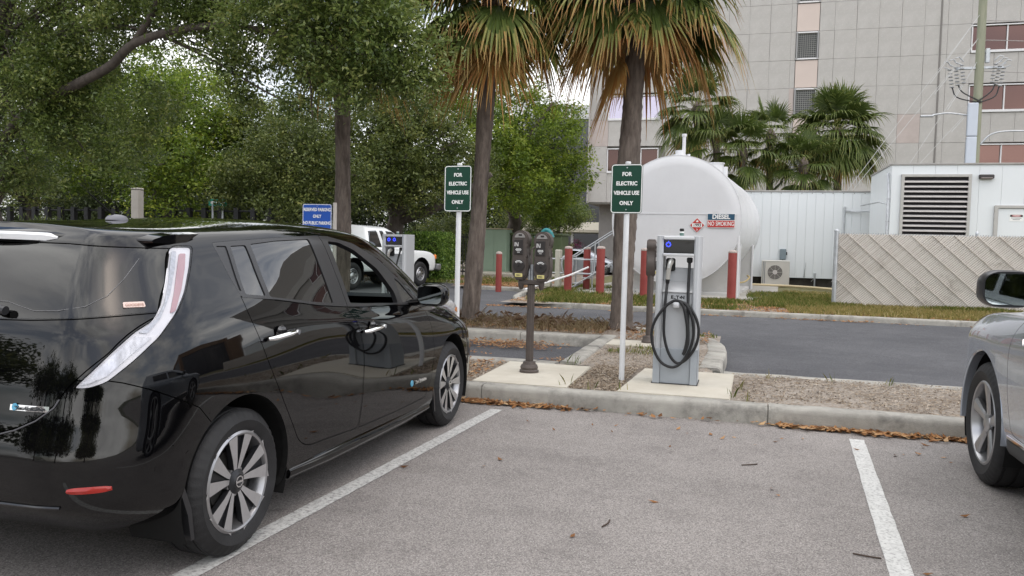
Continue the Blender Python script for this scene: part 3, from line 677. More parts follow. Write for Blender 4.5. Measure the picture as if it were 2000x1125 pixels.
# ------------------------------------------------------------------ the black hatchback
def build_hatchback():
    M = VM; root = empty('hatchback_car', (-2.97, 2.241, 0), R(90+16-15.732), 'glossy black electric hatchback parked nose to the kerb beside the white stripe', 'car')
    S = Shell(LEAF); P = M['black']; tr = M['gloss']
    AX = ((.785, .33), (3.485, .33))
    for ax, az in AX:
        for sd in (-1, 1):
            poly = [(ax+.383*math.cos(2*math.pi*k/48), az+.383*math.sin(2*math.pi*k/48)) for k in range(48)]
            S.cut(prism_mesh(poly, .62, 1.1, SIDE(sd)))
    TRIM = roundpoly([(.872, 1.380), (1.022, 1.391), (1.45, 1.416), (1.725, 1.428), (1.90, 1.428), (2.2, 1.388), (2.494, 1.285), (2.737, 1.147), (3.02, .985), (2.95, .965), (2.6, .99), (1.946, 1.022), (1.83, 1.030), (1.536, 1.058), (1.171, 1.108), (.905, 1.133), (.885, 1.26)], .02)
    QTR = roundpoly([(.893, 1.366), (.960, 1.366), (.925, 1.160), (.910, 1.165), (.901, 1.27)], .006)
    VENT = roundpoly([(.988, 1.366), (1.10, 1.371), (1.092, 1.131), (.945, 1.146)], .012)
    REARG = roundpoly([(1.135, 1.376), (1.35, 1.395), (1.662, 1.408), (1.712, 1.057), (1.50, 1.078), (1.125, 1.124)], .014)
    FRONTG = roundpoly([(1.865, 1.398), (2.0, 1.392), (2.17, 1.348), (2.43, 1.228), (2.60, 1.075), (2.615, 1.0), (2.3, 1.02), (1.915, 1.042)], .02)
    SAIL = roundpoly([(2.66, 1.165), (2.74, 1.128), (2.955, .99), (2.70, .998)], .01)
    DOORR = roundpoly([(.900, 1.140, .0), (.902, 1.044), (.97, .851), (1.142, .578), (1.262, .392, .05), (1.36, .345, .06), (1.571, .336), (1.921, .318, .03), (1.955, .451), (1.990, .717), (1.935, .903), (1.845, 1.029, .0), (1.536, 1.058), (1.171, 1.108)], .08)
    DOORF = roundpoly([(1.853, 1.0285, .0), (1.942, .903), (1.997, .717), (1.962, .451), (1.928, .316, .03), (2.513, .309), (2.949, .316, .05), (3.048, .431), (3.092, .647), (3.066, .797), (3.00, .93, .01), (2.95, .962, .01), (2.6, .986), (1.946, 1.020)], .08)
    LAMP = [(.886+.0, 1.366), (.978, 1.366), (.968, 1.278), (.945, 1.175), (.910, 1.098), (.845, 1.012), (.756, .931), (.663, .858), (.600, .838), (.546, .838), (.592, .883), (.672, .963), (.755, 1.039), (.818, 1.076), (.845, 1.122), (.866, 1.219)]
    LAMP = roundpoly([(u+.0, v) for u, v in LAMP], .02)
    lit = {}
    for sd in (-1, 1):
        side = SIDE(sd); keep = lambda c: True
        # tail lamp: housing body, clear lens, lit elements
        pc = S.take(LAMP, -.4, .8, DIAG(sd), .003)
        tl = S.skin(pc, 'tail_light', M['lampwhite'], root, .03, .012, M['dark']); tag(tl, 'tall clear and red tail light running down the rear corner')
        S.skin(pc, 'lens', M['lens'], tl, .004, 0)
        for nm, poly, mm in (('red_strip', [(.924, 1.335), (.950, 1.335), (.945, 1.27), (.93, 1.19), (.905, 1.105), (.885, 1.10), (.902, 1.18), (.915, 1.27)], M['pinkred']),
                             ('led_strip', [(.893, 1.345), (.912, 1.345), (.905, 1.27), (.885, 1.17), (.85, 1.085), (.80, 1.03), (.77, 1.035), (.835, 1.085), (.862, 1.135), (.88, 1.22)], mat('led_strip', (.50, .52, .56), .35, metal=.2, var=.25, vscale=90)),
                             ('indicator_lens', [(.82, 1.015), (.745, .955), (.66, .88), (.60, .855), (.57, .85), (.61, .885), (.68, .955), (.755, 1.022)], mat('ribbed_lens', (.66, .67, .70), .22, metal=.2, var=.35, vscale=30, stretch=(1, 1, .25)))):
            q = boolean(pc, prism_mesh(roundpoly(poly, .006), -.4, .8, DIAG(sd)), 'INTERSECT'); S.skin(q, nm, mm, tl, .004, .006)
        # side windows
        TR1 = S.take(TRIM, .3, 1.1, side, .001)
        tro = None
        for nm, poly, mm in (('quarter_panel', QTR, M['satin']), ('vent_window', VENT, M['privacy']), ('rear_door_window', REARG, M['privacy']), ('front_door_window', FRONTG, M['clear']), ('sail_window', SAIL, M['privacy'])):
            q = boolean(TR1, prism_mesh(inset(poly, .001), .3, 1.1, side), 'INTERSECT'); TR1 = boolean(TR1, prism_mesh(poly, .3, 1.1, side), 'DIFFERENCE')
            if nm == 'front_door_window' and sd < 0: continue      # this pane is wound down into the door
            S.skin(q, nm, mm, root, .004, .005)
        gapp = [(1.788, 1.45), (1.793, 1.45), (1.886, .95), (1.881, .95)]
        TR1 = boolean(TR1, prism_mesh(gapp, .3, 1.1, side), 'DIFFERENCE')
        S.skin(TR1, 'window_trim', M['satin'], root, .03, 0)
        for nm, poly, hx, hz in (('rear_door', DOORR, 1.112, .949), ('front_door', DOORF, 2.10, .886)):
            q = S.take(poly, .3, 1.1, side); d = S.skin(q, nm, P, root, .03)
            nrm, _, at = S.normal(Vector((hx, -.9 if sd < 0 else .9, hz)))
            m = MB(); pth = [(hx-.115, at.y+sd*.012, hz-.012), (hx-.10, at.y+sd*.036, hz-.008), (hx, at.y+sd*.043, hz), (hx+.09, at.y+sd*.038, hz+.006), (hx+.115, at.y+sd*.012, hz+.008)]
            m.tube(pth, [.012, .016, .017, .016, .012], 12, flat=.75); hd = m.build('door_handle', M['chrome'], d, smooth=True)
            m = MB(); m.cyl((hx+.075, at.y+sd*.039, hz+.005), .012, sd*.018, 16, 'y'); m.build('lock_cap', M['chrome'], hd, smooth=True)
            m = MB(); m.lathe([(.001, 0), (.035, .0), (.047, .0035), (.049, .006)], (0, 0, 0), 28, 'y', caps=False)
            cup = m.build('handle_recess', tr, d, loc=(hx+.005, at.y+sd*.0005, hz-.004), smooth=True); cup.scale = (1, sd*.6, 1)
    # rear screen, tailgate, bumpers, windscreen, bonnet, headlights
    half = [(0, 1.072), (.40, 1.080), (.60, 1.092), (.765, 1.108), (.719, 1.215), (.651, 1.355), (.40, 1.368), (0, 1.373)]
    RW = [(y, z) for y, z in half]+[(-y, z) for y, z in half[::-1][1:-1]]
    q = S.take(RW, -.5, .615, REARV, .002); S.skin(q, 'rear_window', glass('rear_screen_pane', (.05, .055, .06), 1.0, 1.6), root, .004, .004)
    half = [(0, 1.069), (.40, 1.077), (.60, 1.089), (.78, 1.105), (.72, .96), (.62, .835), (.591, .782), (.52, .724), (.438, .686), (.374, .668), (.2, .650), (0, .645)]
    TG = roundpoly([(y, z) for y, z in half]+[(-y, z) for y, z in half[::-1][1:-1]], .02)
    q = S.take(TG, -.5, .5, REARV); tg = S.skin(q, 'tailgate', P, root, .03)
    BP = [(-.3, .15), (-.3, .874), (.149, .870), (.195, .856), (.269, .824), (.386, .767), (.49, .715), (.60, .60), (.62, .15)]
    q = S.take(BP, -1.1, 1.1, lambda u, v, d: (u, d, v)); rb = S.skin(q, 'rear_bumper', P, root, .03)
    WS = [(y, z) for y, z in ((-.70, 1.0), (-.60, 1.20), (-.50, 1.375), (-.3, 1.405), (0, 1.415), (.3, 1.405), (.50, 1.375), (.60, 1.20), (.70, 1.0), (.35, .995), (0, .99), (-.35, .995))]
    q = S.take(WS, 2.35, 5, REARV, .002); S.skin(q, 'windscreen', M['clear'], root, .005, .003)
    BN = [(3.25, -.60), (3.25, .60), (3.8, .62), (4.15, .50), (4.24, .25), (4.26, 0), (4.24, -.25), (4.15, -.50), (3.8, -.62)]
    q = S.take(roundpoly(BN, .03), .6, 1.2, TOPV); S.skin(q, 'bonnet', P, root, .03)
    for sd in (-1, 1):
        HL = roundpoly([(3.33, sd*.72), (3.62, sd*.80), (3.98, sd*.76), (4.10, sd*.64), (3.9, sd*.635), (3.55, sd*.655)], .03)
        q = S.take(HL, .62, 1.2, TOPV, .002); hl = S.skin(q, 'headlight', M['lampwhite'], root, .03, .01, M['dark'])
        if hl:
            S.skin(q, 'lens', M['lens'], hl, .004, -.012)
            # the lamp stands proud of the wing as a tapering fin of clear plastic
            PT = [(3.38, .755, .955, .008), (3.48, .745, .955, .030), (3.60, .735, .945, .045), (3.74, .725, .925, .052), (3.88, .712, .885, .048), (4.00, .695, .835, .034), (4.08, .68, .79, .012)]
            m = MB(); m.tube([(x, sd*y, z) for x, y, z, r_ in PT], [r_ for *_, r_ in PT], 16, flat=.75); fin = m.build('lamp_fin', mat('headlamp_plastic', (.70, .71, .73), .12, coat=.8, metal=.25, var=.25, vscale=18), hl, smooth=True)
            m = MB(); m.tube([(3.83, sd*.742, .895), (3.90, sd*.735, .872), (3.97, sd*.722, .845)], [.018, .028, .018], 12, flat=.7); m.build('amber_indicator', M['amber'], fin, smooth=True)
    S.skin(S.me, 'body', P, root, .03, 0, M['dark'])
    # fuel for realism: wheels, liners, spoiler, mirrors, trims
    for ax, az in AX:
        for sd in (-1, 1):
            make_wheel('wheel', root, (ax, sd*(.875-.1075), .3235), sd, .3235, .222, .215, twin_spokes, M)
            wheel_liner(root, (ax, 0, az), .39, sd*.868, sd*.60, M)
            x0 = ax-.335
            m = MB(); m.prism([(x0+.01, .17), (x0+.03, .17), (x0+.012, .30), (x0-.03, .40), (x0-.05, .38), (x0-.01, .28)], sd*.77, sd*.866, lambda u, v, d: (u, d, v)); m.build('mud_flap', M['satin'], root)
        m = MB(); m.tube([(ax, -.7, .32), (ax, .7, .32)], .04, 10); m.build('axle', M['dark'], root)
    m = MB(); m.box((2.1, 0, .30), (3.4, 1.44, .14), .02); m.build('floor_pan', M['dark'], root)
    for sd in (-1, 1):    # sill extension under the doors
        m = MB(); m.tube([(1.20, sd*.842, .245), (1.6, sd*.846, .238), (2.6, sd*.846, .23), (3.05, sd*.842, .23)], [.03, .038, .038, .03], 12); m.build('side_sill', P, root, smooth=True)
    # roof spoiler with high stop lamp
    m = MB(); prev = None; ys = np.linspace(-.64, .64, 25)
    for y in ys:
        k = abs(y)/.655; te = .295+.22*k**2.4; zt = 1.403-.02*k**2; zr = 1.462-.052*k**2
        th = 1-.75*k**5; prof = [(.80, zr+.006), (.62, zr+.002-.004*k), (.44+.14*k**2, (zr+zt)/2+.018*(1-.6*k)), (te+.01, zt+.006), (te, zt-.004*th), (te+.006, zt-.026*th), (te+.03, zt-.030*th), (.48+.12*k**2, zt-.035*th), (.66, zr-.06)]
        rg = m.ring([(a, y, b) for a, b in prof])
        if prev: m.bridge(prev, rg)
        else: m.cap(rg, True)
        prev = rg
    m.cap(prev); spo = m.build('roof_spoiler', P, root, smooth=True, auto=50)
    m = MB(); prev = None
    for y in np.linspace(-.33, .33, 15):
        k = abs(y)/.655; te = .295+.22*k**2.4; zt = 1.403-.02*k**2; e_ = 0 if abs(y) < .3 else .006
        rg = m.ring([(te+.010, y, zt+.0075-e_), (te-.006, y, zt-.002-e_), (te-.003, y, zt-.024+e_), (te+.02, y, zt-.026)])
        if prev: m.bridge(prev, rg)
        else: m.cap(rg, True)
        prev = rg
    m.cap(prev); m.build('high_stop_lamp', mat('clear_white_lens', (.74, .75, .76), .22, coat=.5), spo, smooth=True)
    # antenna
    m = MB(); m.lathe([(.045, 0), (.043, .012), (.034, .026), (.015, .034), (0, .035)], (0, 0, 0), 20, 'z', caps=False)
    an = m.build('aerial_base', mat('grey_rubber', (.16, .16, .18), .45), root, loc=(1.02, 0, 1.478), smooth=True); an.scale = (1.5, .8, .8)
    m = MB(); m.tube([(1.0, 0, 1.50), (.90, .003, 1.565), (.84, .005, 1.605)], [.005, .0035, .003], 8); m.build('aerial_rod', M['dark'], root)
    # mirrors
    for sd in (-1, 1):
        m = MB(); prev = None; cy = sd*.985
        for t, sc in ((0, .55), (.2, .92), (.5, 1.0), (.8, .95), (1.0, .80)):
            x = 2.86-.13*t; rg = m.ring([(x, cy+sc*.108*a, 1.052+sc*.078*b) for a, b in [(u/.5, v/.5) for u, v in rounded(1, 1, .34, 5)]])
            if prev: m.bridge(prev, rg)
            else: m.cap(rg, True)
            prev = rg
        m.cap(prev); mo = m.build('door_mirror', P, root, smooth=True, auto=60)
        m = MB(); m.prism([(cy+u, 1.052+v) for u, v in rounded(.165, .115, .035)], 2.724, 2.7275, lambda u, v, d: (d, u, v)); m.build('mirror_glass', M['mirror'], mo)
        m = MB(); m.tube([(2.83, sd*.80, .985), (2.82, sd*.88, 1.0), (2.81, sd*.93, 1.02)], [.04, .036, .034], 12, flat=.6); m.build('mirror_arm', P, mo, smooth=True)
    # reflectors in the rear bumper, lower lip, badges, sticker, wiper
    for sd in (-1, 1):
        m = MB(); prev = None
        for yy in np.linspace(.655, .772, 9):
            n_, _, at = S.normal(Vector((.0+(.05 if yy < .7 else .12), sd*yy, .47))); at = Vector((at.x, sd*yy, .47))
            hit_ = S.bvh.ray_cast(Vector((-.5, sd*yy, .472)), Vector((1, 0, 0)))[0]; hx = hit_.x if hit_ else .1
            hh = .0125*(1-((yy-.7135)/.064)**4*.6); rg = m.ring([(hx-.003, sd*yy, .472-hh), (hx-.008, sd*yy, .472), (hx-.003, sd*yy, .472+hh), (hx+.01, sd*yy, .472+hh), (hx+.01, sd*yy, .472-hh)])
            if prev: m.bridge(prev, rg)
            else: m.cap(rg, True)
            prev = rg
        m.cap(prev); m.build('reflector', M['red'], rb, smooth=True)
    def on_tail(y, z, off): h_ = S.bvh.ray_cast(Vector((-.5, y, z)), Vector((1, 0, 0))); return Vector((h_[0].x-off, y, z)), h_[1]
    def decal(poly, off, name, mm, par, thick=.003):
        m = MB(); fr_ = m.ring([on_tail(u, v, off)[0] for u, v in poly]); bk = m.ring([on_tail(u, v, off-thick)[0] for u, v in poly]); m.bridge(fr_, bk); m.cap(fr_); m.cap(bk, True); return m.build(name, mm, par)
    def strip(y0, y1, z0, z1, off, name, mm, par, n=8):
        ys_ = np.linspace(y0, y1, n); return decal([(y, z0) for y in ys_]+[(y, z1) for y in ys_[::-1]], off, name, mm, par)
    bd = strip(-.402, -.568, .7525, .7735, .004, 'badge_plate', M['chrome'], tg)
    n_ = on_tail(-.485, .763, 0); a_ = math.atan2(n_[1].y, n_[1].x)
    t_ = text('Zero EmISSIOn', .0195, mat('badge_ink', (.04, .045, .05), .4), tg, on_tail(-.488, .762, .0062)[0], (R(90), 0, a_+R(90)), 'badge_lettering', .03, 1.0, spacing=1.0); t_.data.transform(Matrix.Translation((0, 0, .001)))
    decal([(-.425+.011*math.cos(2*math.pi*k/14), .766+.013*math.sin(2*math.pi*k/14)) for k in range(14)], .0085, 'badge_roundel', mat('badge_blue', (.08, .33, .50), .25, coat=.5), tg)
    # a pale line along the tailgate's lower edge
    m = MB(); pts = [on_tail(y, z, .003)[0] for y, z in ((-.60, .80), (-.585, .77), (-.52, .72), (-.438, .682), (-.374, .664), (-.2, .646), (0, .641), (.2, .646), (.374, .664), (.52, .72), (.60, .80))]
    m.tube(pts, .003, 6); m.build('tailgate_edge', mat('pale_edge', (.10, .10, .11), .3), rb, smooth=True)
    st = empty('bumper_sticker'); st.parent = root
    ssl = S.bvh.ray_cast(Vector((-.5, -.72, 1.137)), Vector((1, 0, 0)))
    nn = ssl[1]; a_ = math.atan2(nn.y, nn.x); ps = ssl[0]; tg_ = Vector((math.sin(a_), -math.cos(a_), 0))
    def onwin(u, v, off):   # u along the pane (metres), v up
        q_ = ps+tg_*(-u)+Vector((0, 0, v)); n2, _, at2 = S.normal(q_); return at2+n2*off
    m = MB(); pl_ = rounded(.082, .028, .005, 3); ra = m.ring([onwin(u-.012, v, .002) for u, v in pl_]); rc = m.ring([onwin(u-.012, v, -.004) for u, v in pl_]); m.bridge(ra, rc); m.cap(ra); m.build('sticker', mat('sticker_pink', (.66, .52, .47), .6), st)
    tt = text('GOODBYE', .015, mat('sticker_ink', (.50, .33, .27), .7), st, onwin(-.012, -.004, .0035), (R(90), 0, a_+R(90)), 'sticker_lettering', .01)
    m = MB(); m.tube([on_tail(-.02, 1.10, .03)[0], on_tail(-.16, 1.115, .03)[0], on_tail(-.24, 1.118, .028)[0]], [.012, .010, .008], 8); m.tube([on_tail(-.235, 1.117, .028)[0], on_tail(-.29, 1.107, .02)[0]], [.016, .018], 10); m.build('rear_wiper', M['satin'], root, smooth=True)
    # pale outline of the heated screen
    pts = [(-.02, 1.125), (-.26, 1.128), (-.33, 1.112), (-.40, 1.098), (-.5, 1.102), (-.60, 1.12), (-.645, 1.16), (-.652, 1.22), (-.64, 1.30)]
    m = MB(); m.tube([on_tail(y, z+.012, .0005)[0] for y, z in pts], .0008, 5); m.build('heater_line', mat('grey_frit', (.20, .20, .21), .6), root)
    # side badge
    sb = S.bvh.ray_cast(Vector((2.80, -1.5, .45)), Vector((0, 1, 0)))[0]
    text('Zero Emission', .034, M['chrome'], root, (2.84, sb.y-.003, .452), (R(90), 0, 0), 'door_badge', .02, 1.0, thick=.002)
    m = MB(); m.lathe([(.001, 0), (.022, 0), (.02, -.004), (.001, -.005)], (2.69, sb.y, .455), 18, 'y', caps=False); m.build('door_badge_roundel', MATS['badge_blue'], root)
    # bumper lower lip, a thin tube in black gloss
    m = MB(); m.tube([on_tail(y, .405, .004)[0] for y in np.linspace(-.62, .62, 16)], .006, 6); m.build('bumper_lip', M['gloss'], rb, smooth=True)
    # cabin: seats, dash, wheel
    for (x, y) in ((2.05, -.37), (2.05, .37)):
        s_ = empty('front_seat'); s_.parent = root
        m = MB(); m.box((x, y, .60), (.50, .48, .18), .06, seg=3); m.build('cushion', M['cloth'], s_, smooth=True)
        m = MB(); m.box((x-.30, y, .86), (.15, .46, .58), .06, Matrix.Rotation(R(-16), 3, 'Y'), 3); m.build('backrest', M['cloth'], s_, smooth=True)
        m = MB(); m.box((x-.40, y, 1.20), (.09, .26, .17), .04, seg=3); m.build('headrest', M['cloth'], s_, smooth=True)
    m = MB(); m.box((1.22, 0, .58), (.5, 1.2, .18), .06, seg=3); m.box((.93, 0, .85), (.15, 1.2, .58), .06, Matrix.Rotation(R(-18), 3, 'Y'), 3); m.build('rear_bench', M['cloth'], root, smooth=True)
    m = MB(); m.box((2.95, 0, .86), (.55, 1.36, .16), .05, seg=3); m.build('dashboard', M['dark'], root, smooth=True)
    m = MB(); m.lathe([(.185+.014*math.cos(a), .014*math.sin(a)) for a in np.linspace(0, 2*math.pi, 9)[:-1]], (0, 0, 0), 32, 'x', caps=False, closed=True); m.box((0, 0, 0), (.03, .30, .06), .01); sw = m.build('steering_wheel', M['dark'], root, loc=(2.60, .37, .90), smooth=True); sw.rotation_euler = (0, R(-22), 0)
    return root
HATCH = build_hatchback()

# ------------------------------------------------------------------ silver car beside the right-hand stripe
SUV = [
 dict(xr=.45, xf=4.4, w=0.0, c=(.05, 0, .05, 0), z=[(0, .30), (4.4, .26)], bow=0, bowf=0),
 dict(xr=.40, xf=4.45, w=.6, c=(.1, .1, .1, .1), z=[(0, .30), (4.4, .26)]),
 dict(xr=.15, xf=4.62, w=[(0, .86), (1, .90), (3.6, .90), (4.7, .84)], c=(.4, .35, .5, .5), z=[(0, .36), (1, .30), (3.4, .29), (4.7, .27)]),
 dict(xr=.05, xf=4.74, w=[(0, .90), (1, .945), (3.6, .945), (4.7, .87)], c=(.45, .40, .55, .55), z=[(0, .46), (1, .40), (3.4, .40), (4.7, .38)]),
 dict(xr=.0, xf=4.785, w=[(0, .91), (1, .952), (2.2, .945), (3.6, .955), (4.7, .88)], c=(.48, .42, .62, .6), z=[(0, .64), (1, .58), (4.7, .56)]),
 dict(xr=.03, xf=4.78, w=[(0, .91), (1, .955), (2.2, .948), (3.6, .960), (4.7, .88)], c=(.5, .42, .66, .62), z=[(0, .82), (4.7, .74)]),
 dict(xr=.06, xf=4.72, w=[(0, .90), (1, .950), (2.2, .945), (3.7, .955), (4.7, .87)], c=(.5, .40, .70, .62), z=[(0, .98), (2.2, .96), (3.7, .93), (4.7, .88)]),
 dict(xr=.08, xf=4.55, w=[(0, .88), (1, .93), (2.4, .93), (3.7, .90), (4.5, .80)], c=(.5, .36, .66, .6), z=[(0, 1.10), (2.4, 1.07), (3.7, 1.045), (4.5, .98)]),
 dict(xr=.12, xf=3.72, w=[(0, .85), (1, .89), (2.6, .88), (3.5, .80)], c=(.48, .30, .5, .5), z=[(0, 1.18), (2.4, 1.13), (3.0, 1.11), (3.7, 1.12)]),
 dict(xr=.24, xf=3.32, w=[(0, .78), (1, .82), (2.4, .80)], c=(.44, .24, .6, .5), z=[(0, 1.38), (3.3, 1.36)], bowf=.1),
 dict(xr=.38, xf=2.86, w=[(0, .70), (1, .735), (2.2, .71)], c=(.4, .18, .5, .45), z=[(0, 1.58), (1.8, 1.60), (2.86, 1.55)], bowf=.12),
 dict(xr=.42, xf=2.70, w=[(0, .62), (1, .66), (2.2, .64)], c=(.34, .16, .5, .4), z=[(0, 1.655), (1.8, 1.67), (2.7, 1.61)], bowf=.12),
 dict(xr=.44, xf=2.62, w=[(0, .34), (2.2, .36)], c=(.3, .12, .4, .25), z=[(0, 1.69), (1.8, 1.705), (2.6, 1.64)], bowf=.08),
 dict(xr=.445, xf=2.6, w=0.0, c=(.28, 0, .35, 0), z=[(0, 1.70), (1.8, 1.715), (2.6, 1.65)], bow=0, bowf=0)]
def build_suv():
    M = VM; AXF, AXR = 3.80, 1.01
    # left front wheel face stands at site (1.46, 5.50)
    root = empty('sport_utility_car', (1.46+.945, 5.50-AXF, 0), R(90), 'silver sport utility car with black door mirror parked right of the empty bay', 'car')
    S = Shell(SUV); P = M['silver']
    for ax in (AXR, AXF):
        for sd in (-1, 1): S.cut(prism_mesh([(ax+.435*math.cos(2*math.pi*k/48), .39+.435*math.sin(2*math.pi*k/48)) for k in range(48)], .62, 1.2, SIDE(sd)))
    for sd in (-1, 1):
        side = SIDE(sd)
        for nm, poly in (('front_door_window', [(1.95, 1.56), (2.3, 1.54), (2.75, 1.36), (3.15, 1.15), (2.0, 1.17)]), ('rear_door_window', [(.9, 1.52), (1.85, 1.56), (1.9, 1.18), (.95, 1.21)])):
            q = S.take(roundpoly(poly, .03), .3, 1.2, side, .003); S.skin(q, nm, M['privacy'], root, .004, .004)
        DF = roundpoly([(1.98, 1.135, .0), (2.02, .9), (2.0, .60), (1.95, .42, .05), (2.7, .41), (3.22, .43, .06), (3.30, .60), (3.32, .85), (3.27, 1.0), (3.14, 1.10, .02)], .1)
        q = S.take(DF, .3, 1.2, side); fd = S.skin(q, 'front_door', P, root, .03)
        DR = roundpoly([(.95, 1.16, .0), (1.1, .95), (1.38, .60), (1.45, .45, .05), (1.93, .42, .03), (1.985, .60), (2.0, .9), (1.97, 1.135, .0)], .06)
        q = S.take(DR, .3, 1.2, side); S.skin(q, 'rear_door', P, root, .03)
        for par, hx in ((fd, 2.2),):
            at = S.normal(Vector((hx, sd*1.0, .97)))[2]; m = MB(); m.tube([(hx-.1, at.y, .97), (hx-.08, at.y+sd*.035, .972), (hx+.08, at.y+sd*.035, .975), (hx+.1, at.y, .975)], .014, 10); m.build('door_handle', M['chrome'], par, smooth=True)
        CL = [(1.45, .30), (3.34, .30), (3.30, .385), (2.4, .40), (1.50, .40)]
        q = S.take(CL, .3, 1.2, side, .001); cl = S.skin(q, 'sill_cladding', mat('grey_cladding', (.05, .05, .05), .7), root, .03, -.006)
        at = S.normal(Vector((2.8, sd*1.0, .405)))[2]; m = MB(); m.box((2.4, at.y+sd*.004, .405), (1.75, .012, .022), .004); m.build('sill_trim', M['chrome'], root)
        HL = roundpoly([(3.95, sd*.80), (4.25, sd*.90), (4.55, sd*.80), (4.62, sd*.62), (4.45, sd*.58), (4.15, sd*.70)], .04)
        q = S.take(HL, .70, 1.3, TOPV, .002); hl = S.skin(q, 'headlight', M['lampwhite'], root, .03, .008, M['dark'])
        if hl:
            S.skin(q, 'lens', M['lens'], hl, .004, -.008); m = MB(); m.box((4.16, sd*.835, .995), (.09, .03, .03), .01); m.build('amber_indicator', M['amber'], hl)
        # mirror
        m = MB(); prev = None; cx, cy, cz = 2.98, sd*1.075, 1.235
        for t, sc in ((0, .5), (.25, .9), (.55, 1.0), (.85, .98), (1.0, .93)):
            x = cx+.13-.17*t; rg = m.ring([(x, cy+sc*.135*2*a, cz+sc*.098*2*b) for a, b in rounded(1, 1, .36, 6)])
            if prev: m.bridge(prev, rg)
            else: m.cap(rg, True)
            prev = rg
        m.cap(prev)
        for f in m.b.faces: f.material_index = 1 if f.calc_center_median().x < cx+.03 else 0
        mo = m.build('door_mirror', [P, M['satin']], root, smooth=True, auto=60)
        m = MB(); m.prism([(cy+u, cz+v) for u, v in rounded(.232, .160, .05, 6)], cx-.046, cx-.042, lambda u, v, d: (d, u, v)); m.build('mirror_glass', M['mirror'], mo)
        m = MB(); m.tube([(cx+.03, sd*.86, cz-.09), (cx+.02, sd*.95, cz-.07), (cx, sd*1.0, cz-.05)], [.05, .045, .04], 12, flat=.6); m.build('mirror_arm', M['satin'], mo, smooth=True)
        at = S.bvh.ray_cast(Vector((3.02, sd*2, .93)), Vector((0, -sd, 0)))[0]
        text('Limited', .055, M['chrome'], root, (3.02, at.y+sd*.003, .945), (R(90), 0, 0 if sd < 0 else math.pi), 'door_lettering', .03, 1.0, thick=.003)
    q = S.take([(3.45, -.7), (3.45, .7), (4.0, .72), (4.45, .55), (4.6, 0), (4.45, -.55), (4.0, -.72)], .8, 1.4, TOPV); S.skin(q, 'bonnet', P, root, .03)
    q = S.take([(-.70, 1.12), (-.55, 1.55), (0, 1.6), (.55, 1.55), (.70, 1.12), (0, 1.10)], 2.5, 5, REARV, .002); S.skin(q, 'windscreen', M['privacy'], root, .005, .003)
    S.skin(S.me, 'body', P, root, .03, 0, M['dark'])
    for ax in (AXR, AXF):
        for sd in (-1, 1):
            make_wheel('wheel', root, (ax, sd*(.945-.1225), .376), sd, .376, .255, .245, five_spokes, M); wheel_liner(root, (ax, 0, .39), .44, sd*.93, sd*.62, M)
            m = MB(); n = 30; prev = None       # thin arch lip
            for k in range(n+1):
                a = R(-8+196*k/n); rg = m.ring([(ax+r_*math.cos(a), sd*y_, .39+r_*math.sin(a)) for r_, y_ in ((.436, .957), (.428, .95), (.428, .90), (.437, .90))])
                if prev: m.bridge(prev, rg)
                prev = rg
            m.build('arch_lip', P, root, smooth=True)
    m = MB(); m.box((2.4, 0, .40), (3.6, 1.5, .16), .02); m.build('floor_pan', M['dark'], root)
    return root
build_suv()
# ------------------------------------------------------------------ white pickup across the road
TRUCK = [
 dict(xr=.4, xf=4.9, w=0.0, c=(.05, 0, .05, 0), z=[(0, .46)], bow=0, bowf=0), dict(xr=.3, xf=4.95, w=.55, c=(.1, .1, .1, .1), z=[(0, .46)]),
 dict(xr=.05, xf=5.05, w=.83, c=(.15, .12, .35, .35), z=[(0, .50), (5, .46)]), dict(xr=.0, xf=5.1, w=.87, c=(.12, .10, .4, .38), z=[(0, .62), (5, .58)]),
 dict(xr=.0, xf=5.1, w=.885, c=(.10, .10, .42, .4), z=[(0, .80), (5, .76)]), dict(xr=.0, xf=5.06, w=.875, c=(.10, .10, .45, .4), z=[(0, .98), (2, .98), (4, .97), (5, .90)]),
 dict(xr=.02, xf=4.92, w=.85, c=(.10, .10, .45, .42), z=[(0, 1.06), (2, 1.07), (4, 1.04), (5, .98)]), dict(xr=1.70, xf=3.85, w=.80, c=(.1, .1, .3, .4), z=[(1, 1.10), (4, 1.10)]),
 dict(xr=1.78, xf=3.55, w=.74, c=(.12, .1, .3, .4), z=[(1, 1.36), (4, 1.36)]), dict(xr=1.88, xf=3.12, w=.66, c=(.16, .14, .3, .35), z=[(1, 1.62), (4, 1.60)]),
 dict(xr=1.95, xf=2.95, w=.56, c=(.16, .14, .25, .3), z=[(1, 1.70), (4, 1.68)]), dict(xr=2.0, xf=2.85, w=.3, c=(.15, .1, .2, .2), z=[(1, 1.74), (4, 1.72)]), dict(xr=2.02, xf=2.82, w=0.0, c=(.1, 0, .1, 0), z=[(1, 1.75)], bow=0, bowf=0)]
